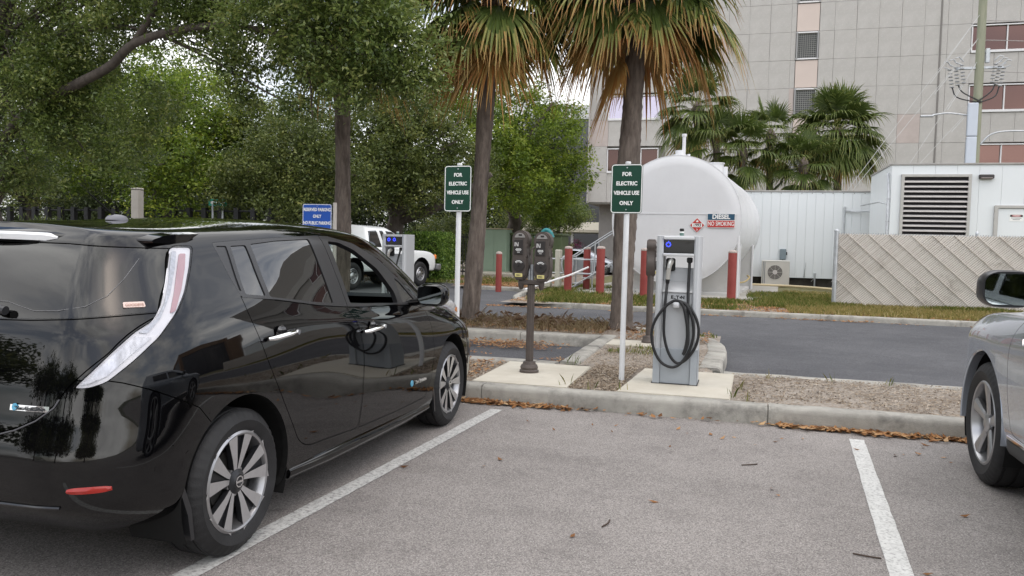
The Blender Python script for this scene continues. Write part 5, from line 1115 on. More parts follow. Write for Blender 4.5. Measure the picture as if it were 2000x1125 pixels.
# --- fence with privacy slats
def build_fence():
    x0, x1, y, z0, z1 = 2.24, 12.0, 21.0, .10, 1.86; r = empty('slatted_fence', (0, 0, 0), 0, 'chain link fence filled with beige diagonal privacy slats', 'fence')
    SL = mat('slat_beige', (.58, .54, .49), .7, col2=(.66, .62, .57), vscale=2.2, dirt=((.27, .235, .19), 1.5, .60, .78)); SL2 = mat('slat_pale', (.64, .595, .54), .65, var=.06)
    V, F = [], []; wd = .062; sp = .064; h = z1-z0; slope = .95       # fine slats rising to the right
    k0 = x0-h/slope
    for i, k in enumerate(np.arange(k0, x1, sp)):
        a, b = (k, z0), (k+h/slope, z1)
        def clip(p, q):
            t0, t1 = 0, 1
            if p[0] < x0: t0 = (x0-p[0])/(q[0]-p[0])
            if q[0] > x1: t1 = (x1-p[0])/(q[0]-p[0])
            return [(p[0]+(q[0]-p[0])*t, p[1]+(q[1]-p[1])*t) for t in (t0, t1)]
        if b[0] <= x0+.02 or a[0] >= x1-.02: continue
        (ax, az), (bx, bz) = clip(a, b); d = Vector((bx-ax, bz-az)); L_ = d.length; d.normalize(); n = Vector((-d.y, d.x))*wd/2*.72; base = len(V); tl = .016*math.sin(i*1.7)
        for (px, pz) in ((ax, az), (bx, bz)):
            for s_, yy in ((-1, .010+tl*.2), (0, -.004), (1, -.007), (1, .004), (-1, .012)): V.append((min(max(px+n.x*s_, x0), x1), y+yy, min(max(pz+n.y*s_, z0), z1+.02)))
        for q in range(4): F.append((base+q, base+q+1, base+q+6, base+q+5))
        F.append((base+4, base, base+5, base+9))
    o = npmesh('slat', V, F, SL, r); o['kind'] = 'stuff'
    m = MB(); m.box(((x0+x1)/2, y+.03, (z0+z1)/2), (x1-x0, .006, z1-z0-.03)); m.build('slat_shade_sheet', mat('slat_shadow', (.42, .39, .36), .8), r)  # plain sheet, its tone stands in for the shade between the slats
    for k in np.arange(x0-1.2, x1+2.0, .47):      # broader slats falling to the right
        p, q = Vector((k, z1)), Vector((k+h/.92, z0)); t0 = max(0, (x0-p.x)/(q.x-p.x)); t1 = min(1, (x1-p.x)/(q.x-p.x))
        if t1-t0 < .08: continue
        a, b = p.lerp(q, t0), p.lerp(q, t1); m = MB(); m.tube([(a.x, y-.022, a.y), (b.x, y-.022, b.y)], .013, 6, flat=.5); m.build('cross_slat', SL2, r)
    V, F = [], []
    for k in np.arange(x0, x1, .055): i = len(V); V += [(k, y-.006, z1-.012), (k+.03, y-.006, z1+.03), (k+.055, y-.006, z1-.012), (k+.03, y+.008, z1-.0)]; F += [(i, i+1, i+3), (i+1, i+2, i+3), (i, i+3, i+2)]
    npmesh('wire_barbs', V, F, GALV, r)['kind'] = 'stuff'
    for x in (x0-.03, x0+3.05, x0+6.1, x0+9.1):
        rad = .052 if x < x0 else .03; yy = y if x < x0 else y+.07
        m = MB(); m.lathe([(rad, 0), (rad, 1.84), (rad+.008, 1.845), (rad+.008, 1.88), (rad*.5, 1.91), (0, 1.915)], (x, yy, .06), 16, caps=False); m.build('post', GALV, r, smooth=True, auto=40)
        for z in (.55, 1.05, 1.5): m = MB(); m.lathe([(rad+.006, 0), (rad+.006, .02)], (x, yy, z), 16); m.build('post_clamp', GALV, r, smooth=True)
    m = MB(); m.tube([(x0, y+.05, z1-.06), (x1, y+.05, z1-.06)], .022, 8); m.build('top_rail', GALV, r)
build_fence()
# --- white plant sheds
SHW = mat('shed_white', (.68, .71, .725), .45, var=.03, vscale=.8, dirt=((.42, .47, .40), .9, .60, .85), stretch=(1, 1, .18)); ROOFM = mat('shed_roof_edge', (.30, .29, .275), .6, var=.15, vscale=4)
def shed(name, x0, x1, y0, y1, z0, z1, pw, label, m_=SHW):
    r = empty(name, (0, 0, 0), 0, label, 'shed'); m = MB(); m.box(((x0+x1)/2, (y0+y1)/2+.02, (z0+z1)/2), (x1-x0-.04, y1-y0-.04, z1-z0)); m.build('core_wall', m_, r)
    n = round((x1-x0)/pw); w_ = (x1-x0)/n; me = None
    for i in range(n):
        if me is None:
            mb = MB(); mb.box((0, 0, 0), (w_-.004, .03, z1-z0), .003); o = mb.build('wall_panel', m_, r); me = o.data
        else: o = link('wall_panel', me, m_, r)
        o.location = (x0+w_*(i+.5), y0, (z0+z1)/2)
    for x in (x0, x1):
        mb = MB(); mb.box((x, (y0+y1)/2, (z0+z1)/2), (.03, y1-y0-.05, z1-z0), .004); mb.build('end_panel', m_, r)
    mb = MB(); mb.box(((x0+x1)/2, (y0+y1)/2, z1+.03), (x1-x0+.08, y1-y0+.10, .06), .01); mb.build('roof', ROOFM, r)
    return r
r = shed('plant_shed', .05, 4.42, 31.5, 34.5, .42, 3.60, .31, 'long white panelled shed with an air conditioner at its foot behind the tank')
m = MB(); m.box((2.2, 33.0, .21), (4.2, 2.7, .42)); m.build('plinth', mat('plinth_dark', (.045, .04, .035), .9, var=.5, vscale=3), r)
for k in range(12): m = MB(); m.cyl((.25+.36*k, 31.47, 3.56), .018, .03, 8, 'y'); m.build('roof_bolt', ROOFM, r)
m = MB(); m.tube([(3.55, 31.45, .35), (3.55, 31.45, 2.95)], .025, 8); m.box((3.55, 31.45, 3.0), (.07, .06, .16), .01); m.tube([(3.58, 31.44, 2.93), (3.9, 31.44, 2.90), (4.6, 31.2, 2.93)], .022, 8); m.tube([(3.58, 31.44, 2.88), (4.6, 31.2, 2.86)], .014, 8); m.build('conduit', GALV, r, smooth=True)
m = MB(); m.tube([(2.62, 31.46, .05), (2.62, 31.46, .55)], .03, 8); m.cyl((2.62, 31.46, .52), .045, .09, 10); m.build('stand_pipe', GALV, r)
m = MB(); m.tube([(2.25, 31.478, .44), (2.26, 31.478, .62), (2.29, 31.478, 1.0)], [.075, .035, .008], 7, flat=.12); m.build('damp_stain', mat('damp_black', (.03, .03, .03), .9), r)
r = empty('junction_box', (1.47, 31.42, .95), 0, 'grey electrical isolator box fixed on the shed above the air conditioner', 'electrical box')
m = MB(); m.box((0, 0, .33), (.22, .12, .40), .015); m.build('case', mat('isolator_blue', (.17, .215, .24), .5), r); m = MB(); m.box((.13, -.02, .36), (.04, .05, .12), .01); m.build('switch_lever', INK, r); m = MB(); m.tube([(0, 0, .13), (0, 0, -.1)], .025, 8); m.build('conduit', GALV, r)
r = empty('air_conditioner', (1.21, 30.95, .12), 0, 'beige outdoor air conditioner unit with a round fan grille at the shed', 'air conditioner')
ACM = mat('ac_beige', (.52, .50, .46), .5, var=.04)
m = MB(); m.box((0, 0, .49), (.97, .36, .90), .02, seg=2); m.build('case', ACM, r); m = MB(); m.box((0, -.185, .985-.07), (.96, .02, .02), .004); m.build('top_edge', WHT, r)
m = MB(); m.cyl((-.02, -.186, .50), .26, .012, 40, 'y'); fb = m.build('fan_recess', mat('ac_dark', (.07, .062, .06), .7), r); m = MB(); m.cyl((-.02, -.205, .50), .088, .03, 28, 'y', bev=.006); m.build('fan_hub', mat('ac_hub', (.50, .47, .45), .5), fb)
for k in range(8): a = k*math.pi/4; m = MB(); m.tube([(-.02+.08*math.cos(a), -.198, .5+.08*math.sin(a)), (-.02+.258*math.cos(a), -.198, .5+.258*math.sin(a))], .006, 6); m.build('grille_rib', ACM, fb)
for rr in (.12, .155, .19, .225, .258): m = MB(); m.lathe([(rr+.004, 0), (rr, -.004), (rr-.004, 0)], (-.02, -.194, .5), 36, 'y', caps=False); m.build('grille_ring', ACM, fb)
for k in range(2): m = MB(); m.box((-.435+.055*k, -.183, .48), (.025, .012, .80), .003); m.build('side_vent', mat('ac_vent', (.18, .20, .21), .6), r)
for sd in (-1, 1): m = MB(); m.box((sd*.33, 0, .02), (.08, .38, .05), .005); m.build('foot', INK, r)
m = MB(); m.tube([(.15, 30.4, .16), (1.5, 30.2, .16), (2.3, 29.6, .16), (3.3, 28.2, .16)], .045, 10); tag(m.build('cream_pipe', mat('pipe_cream', (.60, .50, .32), .5), None), 'cream plastic pipe lying along the grass in front of the long shed', 'pipe')
r = shed('generator_shed', 4.34, 14.0, 27.0, 31.0, .1, 4.12, .62, 'white shed with a big dark louvre standing behind the slatted fence')
LX0, LX1, LZ0, LZ1 = 4.66, 6.50, 1.75, 3.80
FRM = mat('louvre_frame', (.42, .41, .39), .5, var=.06); LVS = mat('louvre_slat', (.56, .53, .52), .45, metal=.2)
lv = empty('louvre'); lv.parent = r
m = MB(); m.box(((LX0+LX1)/2, 26.985, (LZ0+LZ1)/2), (LX1-LX0, .02, LZ1-LZ0)); m.build('dark_back', mat('louvre_dark', (.014, .012, .014), .9), lv)
for x in (LX0, LX1): m = MB(); m.box((x, 26.95, (LZ0+LZ1)/2), (.085, .09, LZ1-LZ0+.09), .008); m.build('louvre_frame', FRM, lv)
for z in (LZ0, LZ1): m = MB(); m.box(((LX0+LX1)/2, 26.952, z), (LX1-LX0+.085, .086, .085), .008); m.build('louvre_frame', FRM, lv)
me = None
for k in range(13):
    if me is None: m = MB(); m.box((0, 0, 0), (LX1-LX0-.08, .012, .085), .003, Matrix.Rotation(R(-58), 3, 'X')); m.box((0, -.036, -.026), (LX1-LX0-.08, .012, .03), .003); o = m.build('louvre_slat', LVS, lv); me = o.data
    else: o = link('louvre_slat', me, LVS, lv)
    o.location = ((LX0+LX1)/2, 26.945, LZ0+.09+k*.149)
m = MB(); m.box((6.93, 26.93, 3.765), (.40, .14, .13), .03, seg=2); wl = m.build('wall_lamp', mat('lamp_bronze', (.035, .03, .03), .45), r); m = MB(); m.box((6.93, 26.90, 3.715), (.34, .12, .05), .02); m.build('lamp_lens', mat('lamp_glass', (.12, .10, .09), .2, coat=.5), wl)
d = empty('door'); d.parent = r
m = MB(); m.box((8.35, 26.97, 1.45), (2.1, .03, 2.75), .005); m.build('door_leaf', SHW, d)
m = MB(); m.box((7.24, 26.95, 1.47), (.10, .08, 2.85), .008); m.box((8.35, 26.948, 2.875), (2.30, .078, .085), .008); m.build('door_frame', FRM, d)
m = MB(); m.box((7.78, 26.951, 2.56), (.36, .004, .22)); sg_ = m.build('door_notice', WHT, d); m = MB(); m.box((7.78, 26.948, 2.61), (.33, .003, .065), .0); m.build('notice_band', INK, sg_); m = MB(); m.prism([(7.78+.125*math.cos(a), 2.61+.027*math.sin(a)) for a in np.linspace(0, 2*math.pi, 21)[:-1]], 26.9445, 26.9465, lambda u, v, d_: (u, d_, v)); m.build('notice_oval', mat('notice_red', (.55, .22, .22), .6), sg_); text('DANGER', .045, WHT, sg_, (7.78, 26.943, 2.61), FACE, 'lettering', .01, .9)
for z, w_ in ((2.545, .27), (2.50, .19)): m = MB(); m.box((7.78, 26.948, z), (w_, .002, .02)); m.build('notice_line', mat('notice_grey', (.25, .25, .25), .6), sg_)
m = MB(); m.tube([(4.27, 26.98, .1), (4.27, 26.98, 3.35), (4.27, 27.2, 3.9)], .03, 8); m.tube([(4.27, 27.0, 2.93), (4.05, 27.2, 3.0), (3.7, 28.5, 2.95)], .02, 8); m.build('conduit', GALV, r, smooth=True)
for z in (1.6, 2.4, 3.1): m = MB(); m.box((4.28, 26.97, z), (.10, .04, .03)); m.build('conduit_strap', GALV, r)
# --- green utility cabinets, hedge is in the planting section
GC1 = mat('cabinet_pale_green', (.25, .33, .25), .55, var=.05, vscale=2, dirt=((.30, .20, .10), 1.6, .64, .8)); GC2 = mat('cabinet_olive', (.085, .115, .055), .55, var=.08, vscale=2)
r = empty('utility_cabinet', (-10.75, 34.4, .13), 0, 'pale green double door utility cabinet beyond the thin red bollard', 'cabinet')
m = MB(); m.box((0, .45, .97), (1.15, .95, 1.94), .02); m.build('case', GC1, r); m = MB(); m.box((0, .45, 1.965), (1.22, 1.02, .06), .02); m.build('lid', mat('lid_rust', (.38, .26, .14), .7, col2=(.30, .33, .25), vscale=3), r)
for sd in (-1, 1): m = MB(); m.box((sd*.283, -.035, 1.0), (.555, .03, 1.78), .006); m.build('door', GC1, r)
m = MB(); m.box((0, .45, -.0), (1.25, 1.05, .08), .01); m.build('plinth', PADC, r)
r = empty('transformer_box', (-8.95, 35.0, .13), 0, 'olive green transformer box behind the twin parking meter', 'cabinet')
m = MB(); m.box((0, .7, .86), (2.35, 1.5, 1.72), .03); m.build('case', GC2, r); m = MB(); m.box((0, .68, 1.76), (2.45, 1.62, .10), .03); m.build('lid', GC2, r)
for sd in (-1, 1): m = MB(); m.box((sd*.57, -.065, .86), (1.10, .03, 1.55), .01); dr = m.build('door', GC2, r); m = MB(); m.box((sd*.62, -.085, 1.12), (.30, .006, .20)); m.build('notice', WHT if sd < 0 else mat('notice_orange', (.62, .42, .3), .6), dr); m = MB(); m.box((sd*.60, -.085, .34), (.40, .01, .02)); m.box((sd*.60, -.085, .40), (.40, .01, .02)); m.box((sd*.55, -.085, 1.55), (.35, .012, .06), .004); m.build('door_detail', INK, dr)

# ------------------------------------------------------------------ the concrete office block
BC = mat('aggregate_panel', (.39, .375, .355), .85, col2=(.455, .44, .42), vscale=1.1, bump=.5, bscale=45, dirt=((.50, .485, .46), 14, .56, .66)); BC2 = mat('aggregate_panel_pink', (.40, .345, .32), .85, col2=(.47, .41, .385), vscale=1.1, bump=.5, bscale=45)
PINK = mat('pink_render', (.56, .475, .43), .8, var=.03, vscale=.6); WFR = mat('window_frame_white', (.66, .66, .67), .5); BRG = mat('bronze_reflective_pane', (.125, .075, .066), .05, metal=.9); VIO = mat('sky_violet_pane', (.60, .52, .60), .05, metal=.8)  # the violet pane has the reflected sky put into its colour
def office():
    Y = 55.0; r = empty('office_building', (0, 0, 0), 0, 'tall grey aggregate panel office block with bronze ribbon windows', 'building')
    m = MB(); m.box((10, Y+12.3, 15.2), (40.8, 24, 21.4)); m.build('core', mat('core_dark', (.33, .315, .295), .9), r)
    rows = [4.47, 6.52]+[8.31+1.79*k for k in range(8)]; xs = [-10.45+1.297*k for k in range(32)]
    def win(x0, x1, z0, z1, n, gm, sub='window'):
        w_ = empty('window'); w_.parent = r
        m = MB(); m.box(((x0+x1)/2, Y+.10, (z0+z1)/2), (x1-x0, .02, z1-z0)); m.build('pane', gm, w_)
        for z, t in ((z0, .15), (z1, .07)): m = MB(); m.box(((x0+x1)/2, Y+.0, z+(t/2 if z == z0 else -t/2)), (x1-x0+.06, .16, t), .01); m.build('frame', WFR, w_)
        for k in range(n+1): m = MB(); m.box((x0+(x1-x0)*k/n, Y+.03, (z0+z1)/2), (.07, .12, z1-z0-.02), .01); m.build('mullion', WFR, w_)
    holes = []
    for z0, z1 in ((6.52, 8.31), (10.10, 11.89), (13.68, 15.47), (17.26, 19.05)):
        holes.append((12.95, 31.1, z0, z1)); win(12.95, 22.45, z0+.02, z1-.1, 5, BRG)
        holes.append((-9.2, -5.30, z0, z1)); win(-9.15, -5.72, z0-.05, z1-.15, 3, VIO if z0 > 9 else BRG)
        # vent window in the pink strip
        w_ = empty('window'); w_.parent = r; x0, x1 = 2.86, 4.18
        m = MB(); m.box((3.52, Y+.12, (z0+z1)/2), (1.3, .02, z1-z0-.1)); m.build('pane', mat('vent_dark', (.05, .055, .055), .3), w_)
        for x in (x0+.03, x1-.03): m = MB(); m.box((x, Y+.0, (z0+z1)/2), (.10, .14, z1-z0-.06), .01); m.build('frame', mat('vent_frame', (.28, .28, .28), .5), w_)
        for z in (z0+.06, z1-.06): m = MB(); m.box((3.52, Y+.0, z), (1.38, .13, .09), .01); m.build('frame', WFR, w_)
        m = MB()
        for k in range(9): m.box((x0+.14+k*.13, Y+.05, (z0+z1)/2), (.018, .018, z1-z0-.2))
        for k in range(13): m.box((3.52, Y+.05, z0+.14+k*.125), (1.1, .018, .018))
        m.build('grille', mat('vent_grille', (.33, .33, .31), .6), w_)
        m = MB(); m.box((3.52, Y+.03, z0-.895), (1.34, .06, 1.72), .01); m.build('pink_panel', PINK, r)
    me = {}; rnd_ = random.Random(3)
    for k, (x0, x1) in enumerate(zip(xs, xs[1:])):
        for j, (z0, z1) in enumerate(zip(rows, rows[1:])):
            a, b = x0, x1; skip = False
            if b > 2.82 and a < 4.22: 
                if a < 2.82: b = 2.82
                elif b > 4.22: a = 4.22
                else: continue
            for hx0, hx1, hz0, hz1 in holes:
                if abs(z0-hz0) < .1 and b > hx0+.02 and a < hx1-.02:
                    if a < hx0: b = min(b, hx0)
                    elif b > hx1: a = hx1
                    else: skip = True
            if skip or b-a < .06: continue
            key = (round(b-a, 3), round(z1-z0, 3)); mm = BC2 if rnd_.random() < .03 else BC
            if (key, mm.name) not in me:
                m = MB(); m.box((0, 0, 0), (b-a-.012, .10, z1-z0-.012), .004); o = m.build('wall_panel', mm, r); me[(key, mm.name)] = o.data
            else: o = link('wall_panel', me[(key, mm.name)], mm, r)
            o.location = ((a+b)/2+rnd_.uniform(-.004, .004), Y+.05+rnd_.uniform(-.006, .006), (z0+z1)/2)
    m = MB(); m.box((11.22, Y-.01, 13), (.10, .06, 17), .01); m.build('joint_strip', mat('joint_shadow', (.19, .18, .17), .9), r)  # dark strip on the wall, coloured as the shade of a recessed joint
    for y in (57, 62, 67): m = MB(); m.box((-10.42, y, 13), (.06, 4.9, 17.2), .01); m.build('end_panel', BC, r)
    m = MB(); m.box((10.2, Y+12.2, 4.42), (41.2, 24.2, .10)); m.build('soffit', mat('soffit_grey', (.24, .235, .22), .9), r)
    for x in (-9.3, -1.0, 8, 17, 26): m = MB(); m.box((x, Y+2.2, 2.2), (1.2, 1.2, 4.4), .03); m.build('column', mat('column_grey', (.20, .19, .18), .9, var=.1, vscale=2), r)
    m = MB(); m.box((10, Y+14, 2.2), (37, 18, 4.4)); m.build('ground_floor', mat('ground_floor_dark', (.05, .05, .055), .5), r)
office()
# --- glass office beyond, seen in reflections and between the trees
def glass_block(name, c, rz, w_, d_, h, label, fl=3.6, bay=2.4, brown=True):
    r = empty(name, c, rz, label, 'building'); BR = mat('brown_stone', (.30, .19, .12), .7, var=.08, vscale=.5); CU = mat('curtain_glass', (.30, .38, .42), .05, metal=.7); MU = mat('mullion_grey', (.12, .12, .13), .4, metal=.4)
    m = MB(); m.box((0, 0, h/2), (w_, d_, h)); m.build('glass_body', CU, r)
    m = MB(); m.box((0, 0, h+.6), (w_+.6, d_+.6, 1.6), .05); m.build('parapet', BR if brown else WFR, r)
    for sx__ in (-1, 1):
        for sy__ in (-1, 1): m = MB(); m.box((sx__*w_/2, sy__*d_/2, h/2), (2.2, 2.2, h), .05); m.build('corner_pier', BR if brown else WFR, r)
    for k in range(1, int(h/fl)+1): m = MB(); m.box((0, 0, k*fl), (w_+.14, d_+.14, .35)); m.build('floor_band', MU, r)
    n = int(w_/bay); m = MB()
    for k in range(n+1): m.box((-w_/2+k*w_/n, 0, h/2), (.12, d_+.2, h))
    n = int(d_/bay)
    for k in range(n+1): m.box((0, -d_/2+k*d_/n, h/2), (w_+.2, .12, h))
    m.build('mullions', MU, r)
glass_block('glass_office', (48, 42, 0), R(8), 22, 30, 14, 'brown and glass office block standing off to the right of the slatted fence')
glass_block('far_office', (-20, 98, 0), R(10), 14, 16, 16, 'pale far office block glimpsed beyond the trees beside the grey building', brown=False)
r = empty('canopy_roof', (-13.0, 62, 0), R(8), 'cream sloping canopy roof glimpsed far behind the guard rail', 'canopy')
m = MB(); m.prism([(0, 2.5), (0, 2.7), (3, 3.4), (6, 2.7), (6, 2.5), (3, 3.2)], -4, 5, lambda u, v, d: (d, u, v)); m.build('roof', mat('canopy_cream', (.58, .53, .43), .7, var=.05), r)
for x in (-3.6, 0, 4.6): m = MB(); m.box((x, 1, 1.25), (.2, .2, 2.5)); m.build('post', WFR, r)
# --- utility pole
def pole():
    X, Y = 7.72, 31.6; r = empty('utility_pole', (X, Y, 0), 0, 'greenish wooden utility pole with grey cable guard rising behind the louvred shed', 'utility pole')
    WD = mat('pole_wood', (.20, .215, .15), .85, col2=(.30, .30, .225), vscale=9, stretch=(1, 1, .12), bump=.4, bscale=40)
    m = MB(); m.tube([(0, 0, 0), (0, 0, 6), (0, 0, 13.5)], [.17, .15, .12], 18); m.build('shaft', WD, r, smooth=True)
    GG = mat('cable_guard_grey', (.46, .50, .56), .45, var=.03)
    for z0, z1 in ((3.6, 5.55), (5.56, 6.72)): m = MB(); m.box((-.17, -.16, (z0+z1)/2), (.33, .16, z1-z0), .04, seg=2); m.build('cable_guard', GG, r)
    PO = mat('porcelain_grey', (.24, .25, .26), .35, var=.3, vscale=20)
    for sd, x in ((-1, -.75), (1, .62)):
        a = empty('cutout_cluster'); a.parent = r
        for k in range(3):
            xx, yy = x+sd*(k-1)*.16, -.15+.12*k; z = 8.15-.05*k
            m = MB(); m.tube([(xx-sd*.05, yy, z), (xx+sd*.10, yy-.05, z+.16), (xx+sd*.22, yy-.06, z+.12)], .02, 6); m.tube([(xx, yy, z-.1), (xx+sd*.2, yy, z-.02)], .018, 6); m.build('cutout_arm', GALV, a)
            for q in range(6): m = MB(); m.lathe([(.02, 0), (.075, .01), (.06, .04), (.02, .05)], (xx-sd*.03*q*.6, yy, z-.15-.12*q), 12); m.build('insulator_disc', PO, a)
        m = MB(); m.tube(catmull([(x-sd*.1, 0, 7.4), (x-sd*.25, -.1, 7.1), (sd*-.05, -.2, 6.75)], 6), .022, 6); m.tube(catmull([(x+sd*.05, .1, 7.3), (x-sd*.1, 0, 6.95), (sd*.02, -.18, 6.72)], 6), .022, 6); m.build('jumper_cable', CABLE, a, smooth=True)
    for z in (7.95,): m = MB(); m.box((0, .0, z), (1.5, .09, .09), .01); m.build('cross_arm', GALV, r)
    m = MB(); m.box((.22, -.05, 8.35), (.14, .1, .5), .02); m.build('bracket', GALV, r)
    m = MB(); m.tube(catmull([(-.2, -.1, 6.28), (-.9, -.15, 6.38), (-1.45, -.2, 6.32)], 6), .03, 8); ar = m.build('lamp_arm', GALV, r, smooth=True); m = MB(); m.box((-1.62, -.2, 6.28), (.45, .14, .07), .03); m.build('lamp_head', GALV, ar)
    m = MB(); m.tube(catmull([(.15, 0, 5.3), (.5, 0, 5.65), (1.1, 0, 5.75), (2.2, 0, 5.7)], 6), .03, 8); m.build('service_conduit', GALV, r, smooth=True)
    WI = mat('guy_wire', (.50, .50, .49), .5)
    for (z0, x1, z1) in ((9.75, -3.45, 4.6), (8.95, -3.1, 4.75), (8.15, -2.1, 4.5), (6.7, -1.75, 4.55)):
        d = Vector((x1, 0, z1-z0)); t = (z0-.3)/(z0-z1); m = MB(); m.tube([(-.1, -.08, z0), (x1*t, -.08, .3)], .009, 6); g_ = m.build('guy_wire', WI, r)
        m = MB(); m.tube([(-.1+x1*.02, -.08, z0-.1), (x1*.45, -.08, z0+(z1-z0)*.45)], .014, 6); m.build('wire_sleeve', WI, g_)
    for z, y in ((8.9, 0), (7.9, .3), (9.6, .1)): m = MB(); m.tube(catmull([(.1, y, z), (6, y, z-.35), (14, y, z+.1)], 8), .014, 5); m.build('line_wire', mat('line_grey', (.30, .28, .27), .6), r)
pole()
# --- things beyond the hatchback
BLK = mat('iron_black', (.012, .012, .013), .55)
r = empty('iron_fence', (0, 0, 0), 0, 'black iron fence with square posts under the trees beyond the car roof', 'fence')
for x in np.arange(-30, -13.0, .62): m = MB(); m.box((x, 20.6-.12*(x+14), 1.15), (.16, .16, 2.3), .01); m.build('post', BLK, r)
for z in (.5, 1.4, 2.2): m = MB(); m.tube([(-30, 22.55, z), (-13.2, 20.5, z)], .03, 6); m.build('rail', BLK, r)
m = MB(); m.box((0, 0, 1.35), (.24, .24, 2.7), .01); m.box((0, 0, 2.74), (.26, .26, .06), .02); tag(m.build('gate_pier', mat('pier_shaded_white', (.36, .335, .30), .8, var=.1, vscale=3), None, (-16.74, 19.13, 1.26)[:2]+(0,)), 'white masonry gate pier standing in the shade beyond the car aerial', 'pier')  # white pier coloured darker, tree shade put into its base colour
m = MB(); m.box((0, 0, .95), (3.4, .25, 1.9), .02); tag(m.build('garden_wall', mat('wall_cream', (.56, .51, .44), .85, var=.08, vscale=2), None, (-15.56, 22.59, 1.32)[:2]+(0,)), 'short cream garden wall half hidden by oak leaves left of the blue sign', 'wall')
r = empty('street_name_sign', (-15.15, 20.62, 1.31)[:2]+(0,), R(14), 'small green street name sign on thin posts under the trees', 'sign')
m = MB(); m.box((0, 0, 2.45), (.55, .02, .20), .004); m.build('plate', mat('street_sign_green', (.02, .25, .17), .45), r)
for x_, w_ in ((-.15, .12), (.0, .10), (.15, .13)): m = MB(); m.box((x_, -.0115, 2.45), (w_, .002, .07), 0); m.build('worn_print', WHT, r)
for x in (-.15, .15): m = MB(); m.cyl((x, 0, 0), .03, 2.4, 10); m.build('post', GALV, r)

# ------------------------------------------------------------------ vegetation
OAK = ('oak_leaf', [(0, (.03, .052, .014)), (.3, (.095, .145, .032)), (.65, (.19, .245, .06)), (.93, (.34, .37, .12)), (1, (.48, .42, .10))], .40, .34, .6)
OAKY = ('oak_leaf_bright', [(0, (.03, .055, .01)), (.35, (.105, .165, .02)), (.7, (.21, .285, .034)), (.95, (.37, .40, .06)), (1, (.35, .27, .06))], .45, .45, .4)
OAKD = ('oak_leaf_olive', [(0, (.022, .034, .01)), (.4, (.078, .106, .024)), (.8, (.175, .205, .054)), (1, (.31, .30, .09))], .36, .45, .4)
BARK = mat('oak_bark', (.055, .045, .038), .95, col2=(.12, .10, .085), vscale=9, stretch=(1, 1, .3), bump=.9, bscale=28, detail=9)
def leaves(blobs, n, size, ncl, cl_r, up=.5, ratio=.45, hang=0, squash=.75):
    """leaf quads gathered in many small clusters spread through ellipsoid blobs"""
    wts = np.array([b[1][0]*b[1][1]*b[1][2] for b in blobs])**.72; wts /= wts.sum(); bi = rng.choice(len(blobs), ncl, p=wts)
    cen = np.array([b[0] for b in blobs])[bi]; rad = np.array([b[1] for b in blobs])[bi]
    d = rng.normal(size=(ncl, 3)); d /= np.linalg.norm(d, axis=1)[:, None]; cc = cen+d*rad*(rng.random(ncl)**.42)[:, None]
    ci = rng.integers(0, ncl, n); cr_ = cl_r*(.5+rng.random(ncl))
    g = rng.normal(size=(n, 3))*.5*cr_[ci][:, None]; g[:, 2] *= squash; P = cc[ci]+g
    if hang: P[:, 2] -= hang*rng.random(n)**2
    nrm = rng.normal(size=(n, 3)); nrm[:, 2] += up*2; nrm /= np.linalg.norm(nrm, axis=1)[:, None]
    t = rng.normal(size=(n, 3))
    if hang: t[:, 2] -= 2.5
    t -= nrm*(t*nrm).sum(1)[:, None]; t /= np.linalg.norm(t, axis=1)[:, None]; u = np.cross(nrm, t); s = size*(.6+.8*rng.random(n))
    A = t*(s*.5)[:, None]; B = u*(s*ratio*.5)[:, None]; fold = nrm*(s*.10)[:, None]
    V = np.stack([P-A, P-A*.1+B+fold, P+A, P-A*.1-B+fold], 1).reshape(-1, 3)
    # colour follows the cluster so that light and dark clumps read
    rv = np.clip(rng.random(ncl)[ci]*.55+rng.random(n)*.45, 0, 1); return V, np.arange(4*n).reshape(n, 4), rv, cc
def limb(m, a, b, r0, r1, sag=.0, n=7, wob=.12):
    a, b = Vector(a), Vector(b); L_ = (b-a).length; pts = []
    for i in range(n+1):
        t = i/n; p = a.lerp(b, t)+Vector((random.uniform(-1, 1), random.uniform(-1, 1), random.uniform(-1, 1)))*wob*L_*.15*math.sin(math.pi*t)+Vector((0, 0, sag*math.sin(math.pi*t))); pts.append(p)
    m.tube(pts, [r0+(r1-r0)*(i/n)**.8 for i in range(n+1)], 9)
def tree(name, base, trunk, blobs, n, size, ncl, clr, cols, label, cat='tree', group=None, nl=24, tr=.22, limbs=None, lr=1.0, hang=0, up=.5, ratio=.45):
    r = empty(name, base, 0, label, cat, group); off = Vector(base)
    V, F, rv, cc = leaves([(np.array(b[0])-np.array(base), np.array(b[1])) for b in blobs], n, size, ncl, clr, up, ratio, hang)
    cw = npmesh('crown', V, F, leafmat(*cols), r, rnd=rv)
    if trunk:
        m = MB(); top = Vector(trunk)-off; limb(m, (0, 0, -.1), top, tr*1.25, tr*.72, 0, 8, .25)
        m.lathe([(tr*1.9, -.1), (tr*1.45, .12), (tr*1.25, .4)], (0, 0, 0), 12, fn=lambda q, k, r_: r_*(1+.15*math.sin(k*2.1)))
        for L_ in (limbs or []):
            pts = catmull([Vector(p)-off for p in L_[0]], 6); m.tube(pts, [L_[1]+(L_[2]-L_[1])*(i/(len(pts)-1)) for i in range(len(pts))], 10)
        for i in rng.choice(len(cc), min(nl, len(cc)), replace=False):
            c_ = Vector(cc[i]); j = top*random.uniform(.72, 1.0); k = j.lerp(c_, .5)+Vector((0, 0, .12*(c_-j).length)); rr = tr*random.uniform(.22, .42)*lr
            m.tube(catmull([j, k, c_], 5), [rr+(.012-rr)*(t/10) for t in range(11)], 7)
        m.build('trunk', BARK, r, smooth=True, auto=70)
    return r
def B(p, rx, ry=None, rz=None): return (p, (rx, ry or rx, rz or rx*.75))
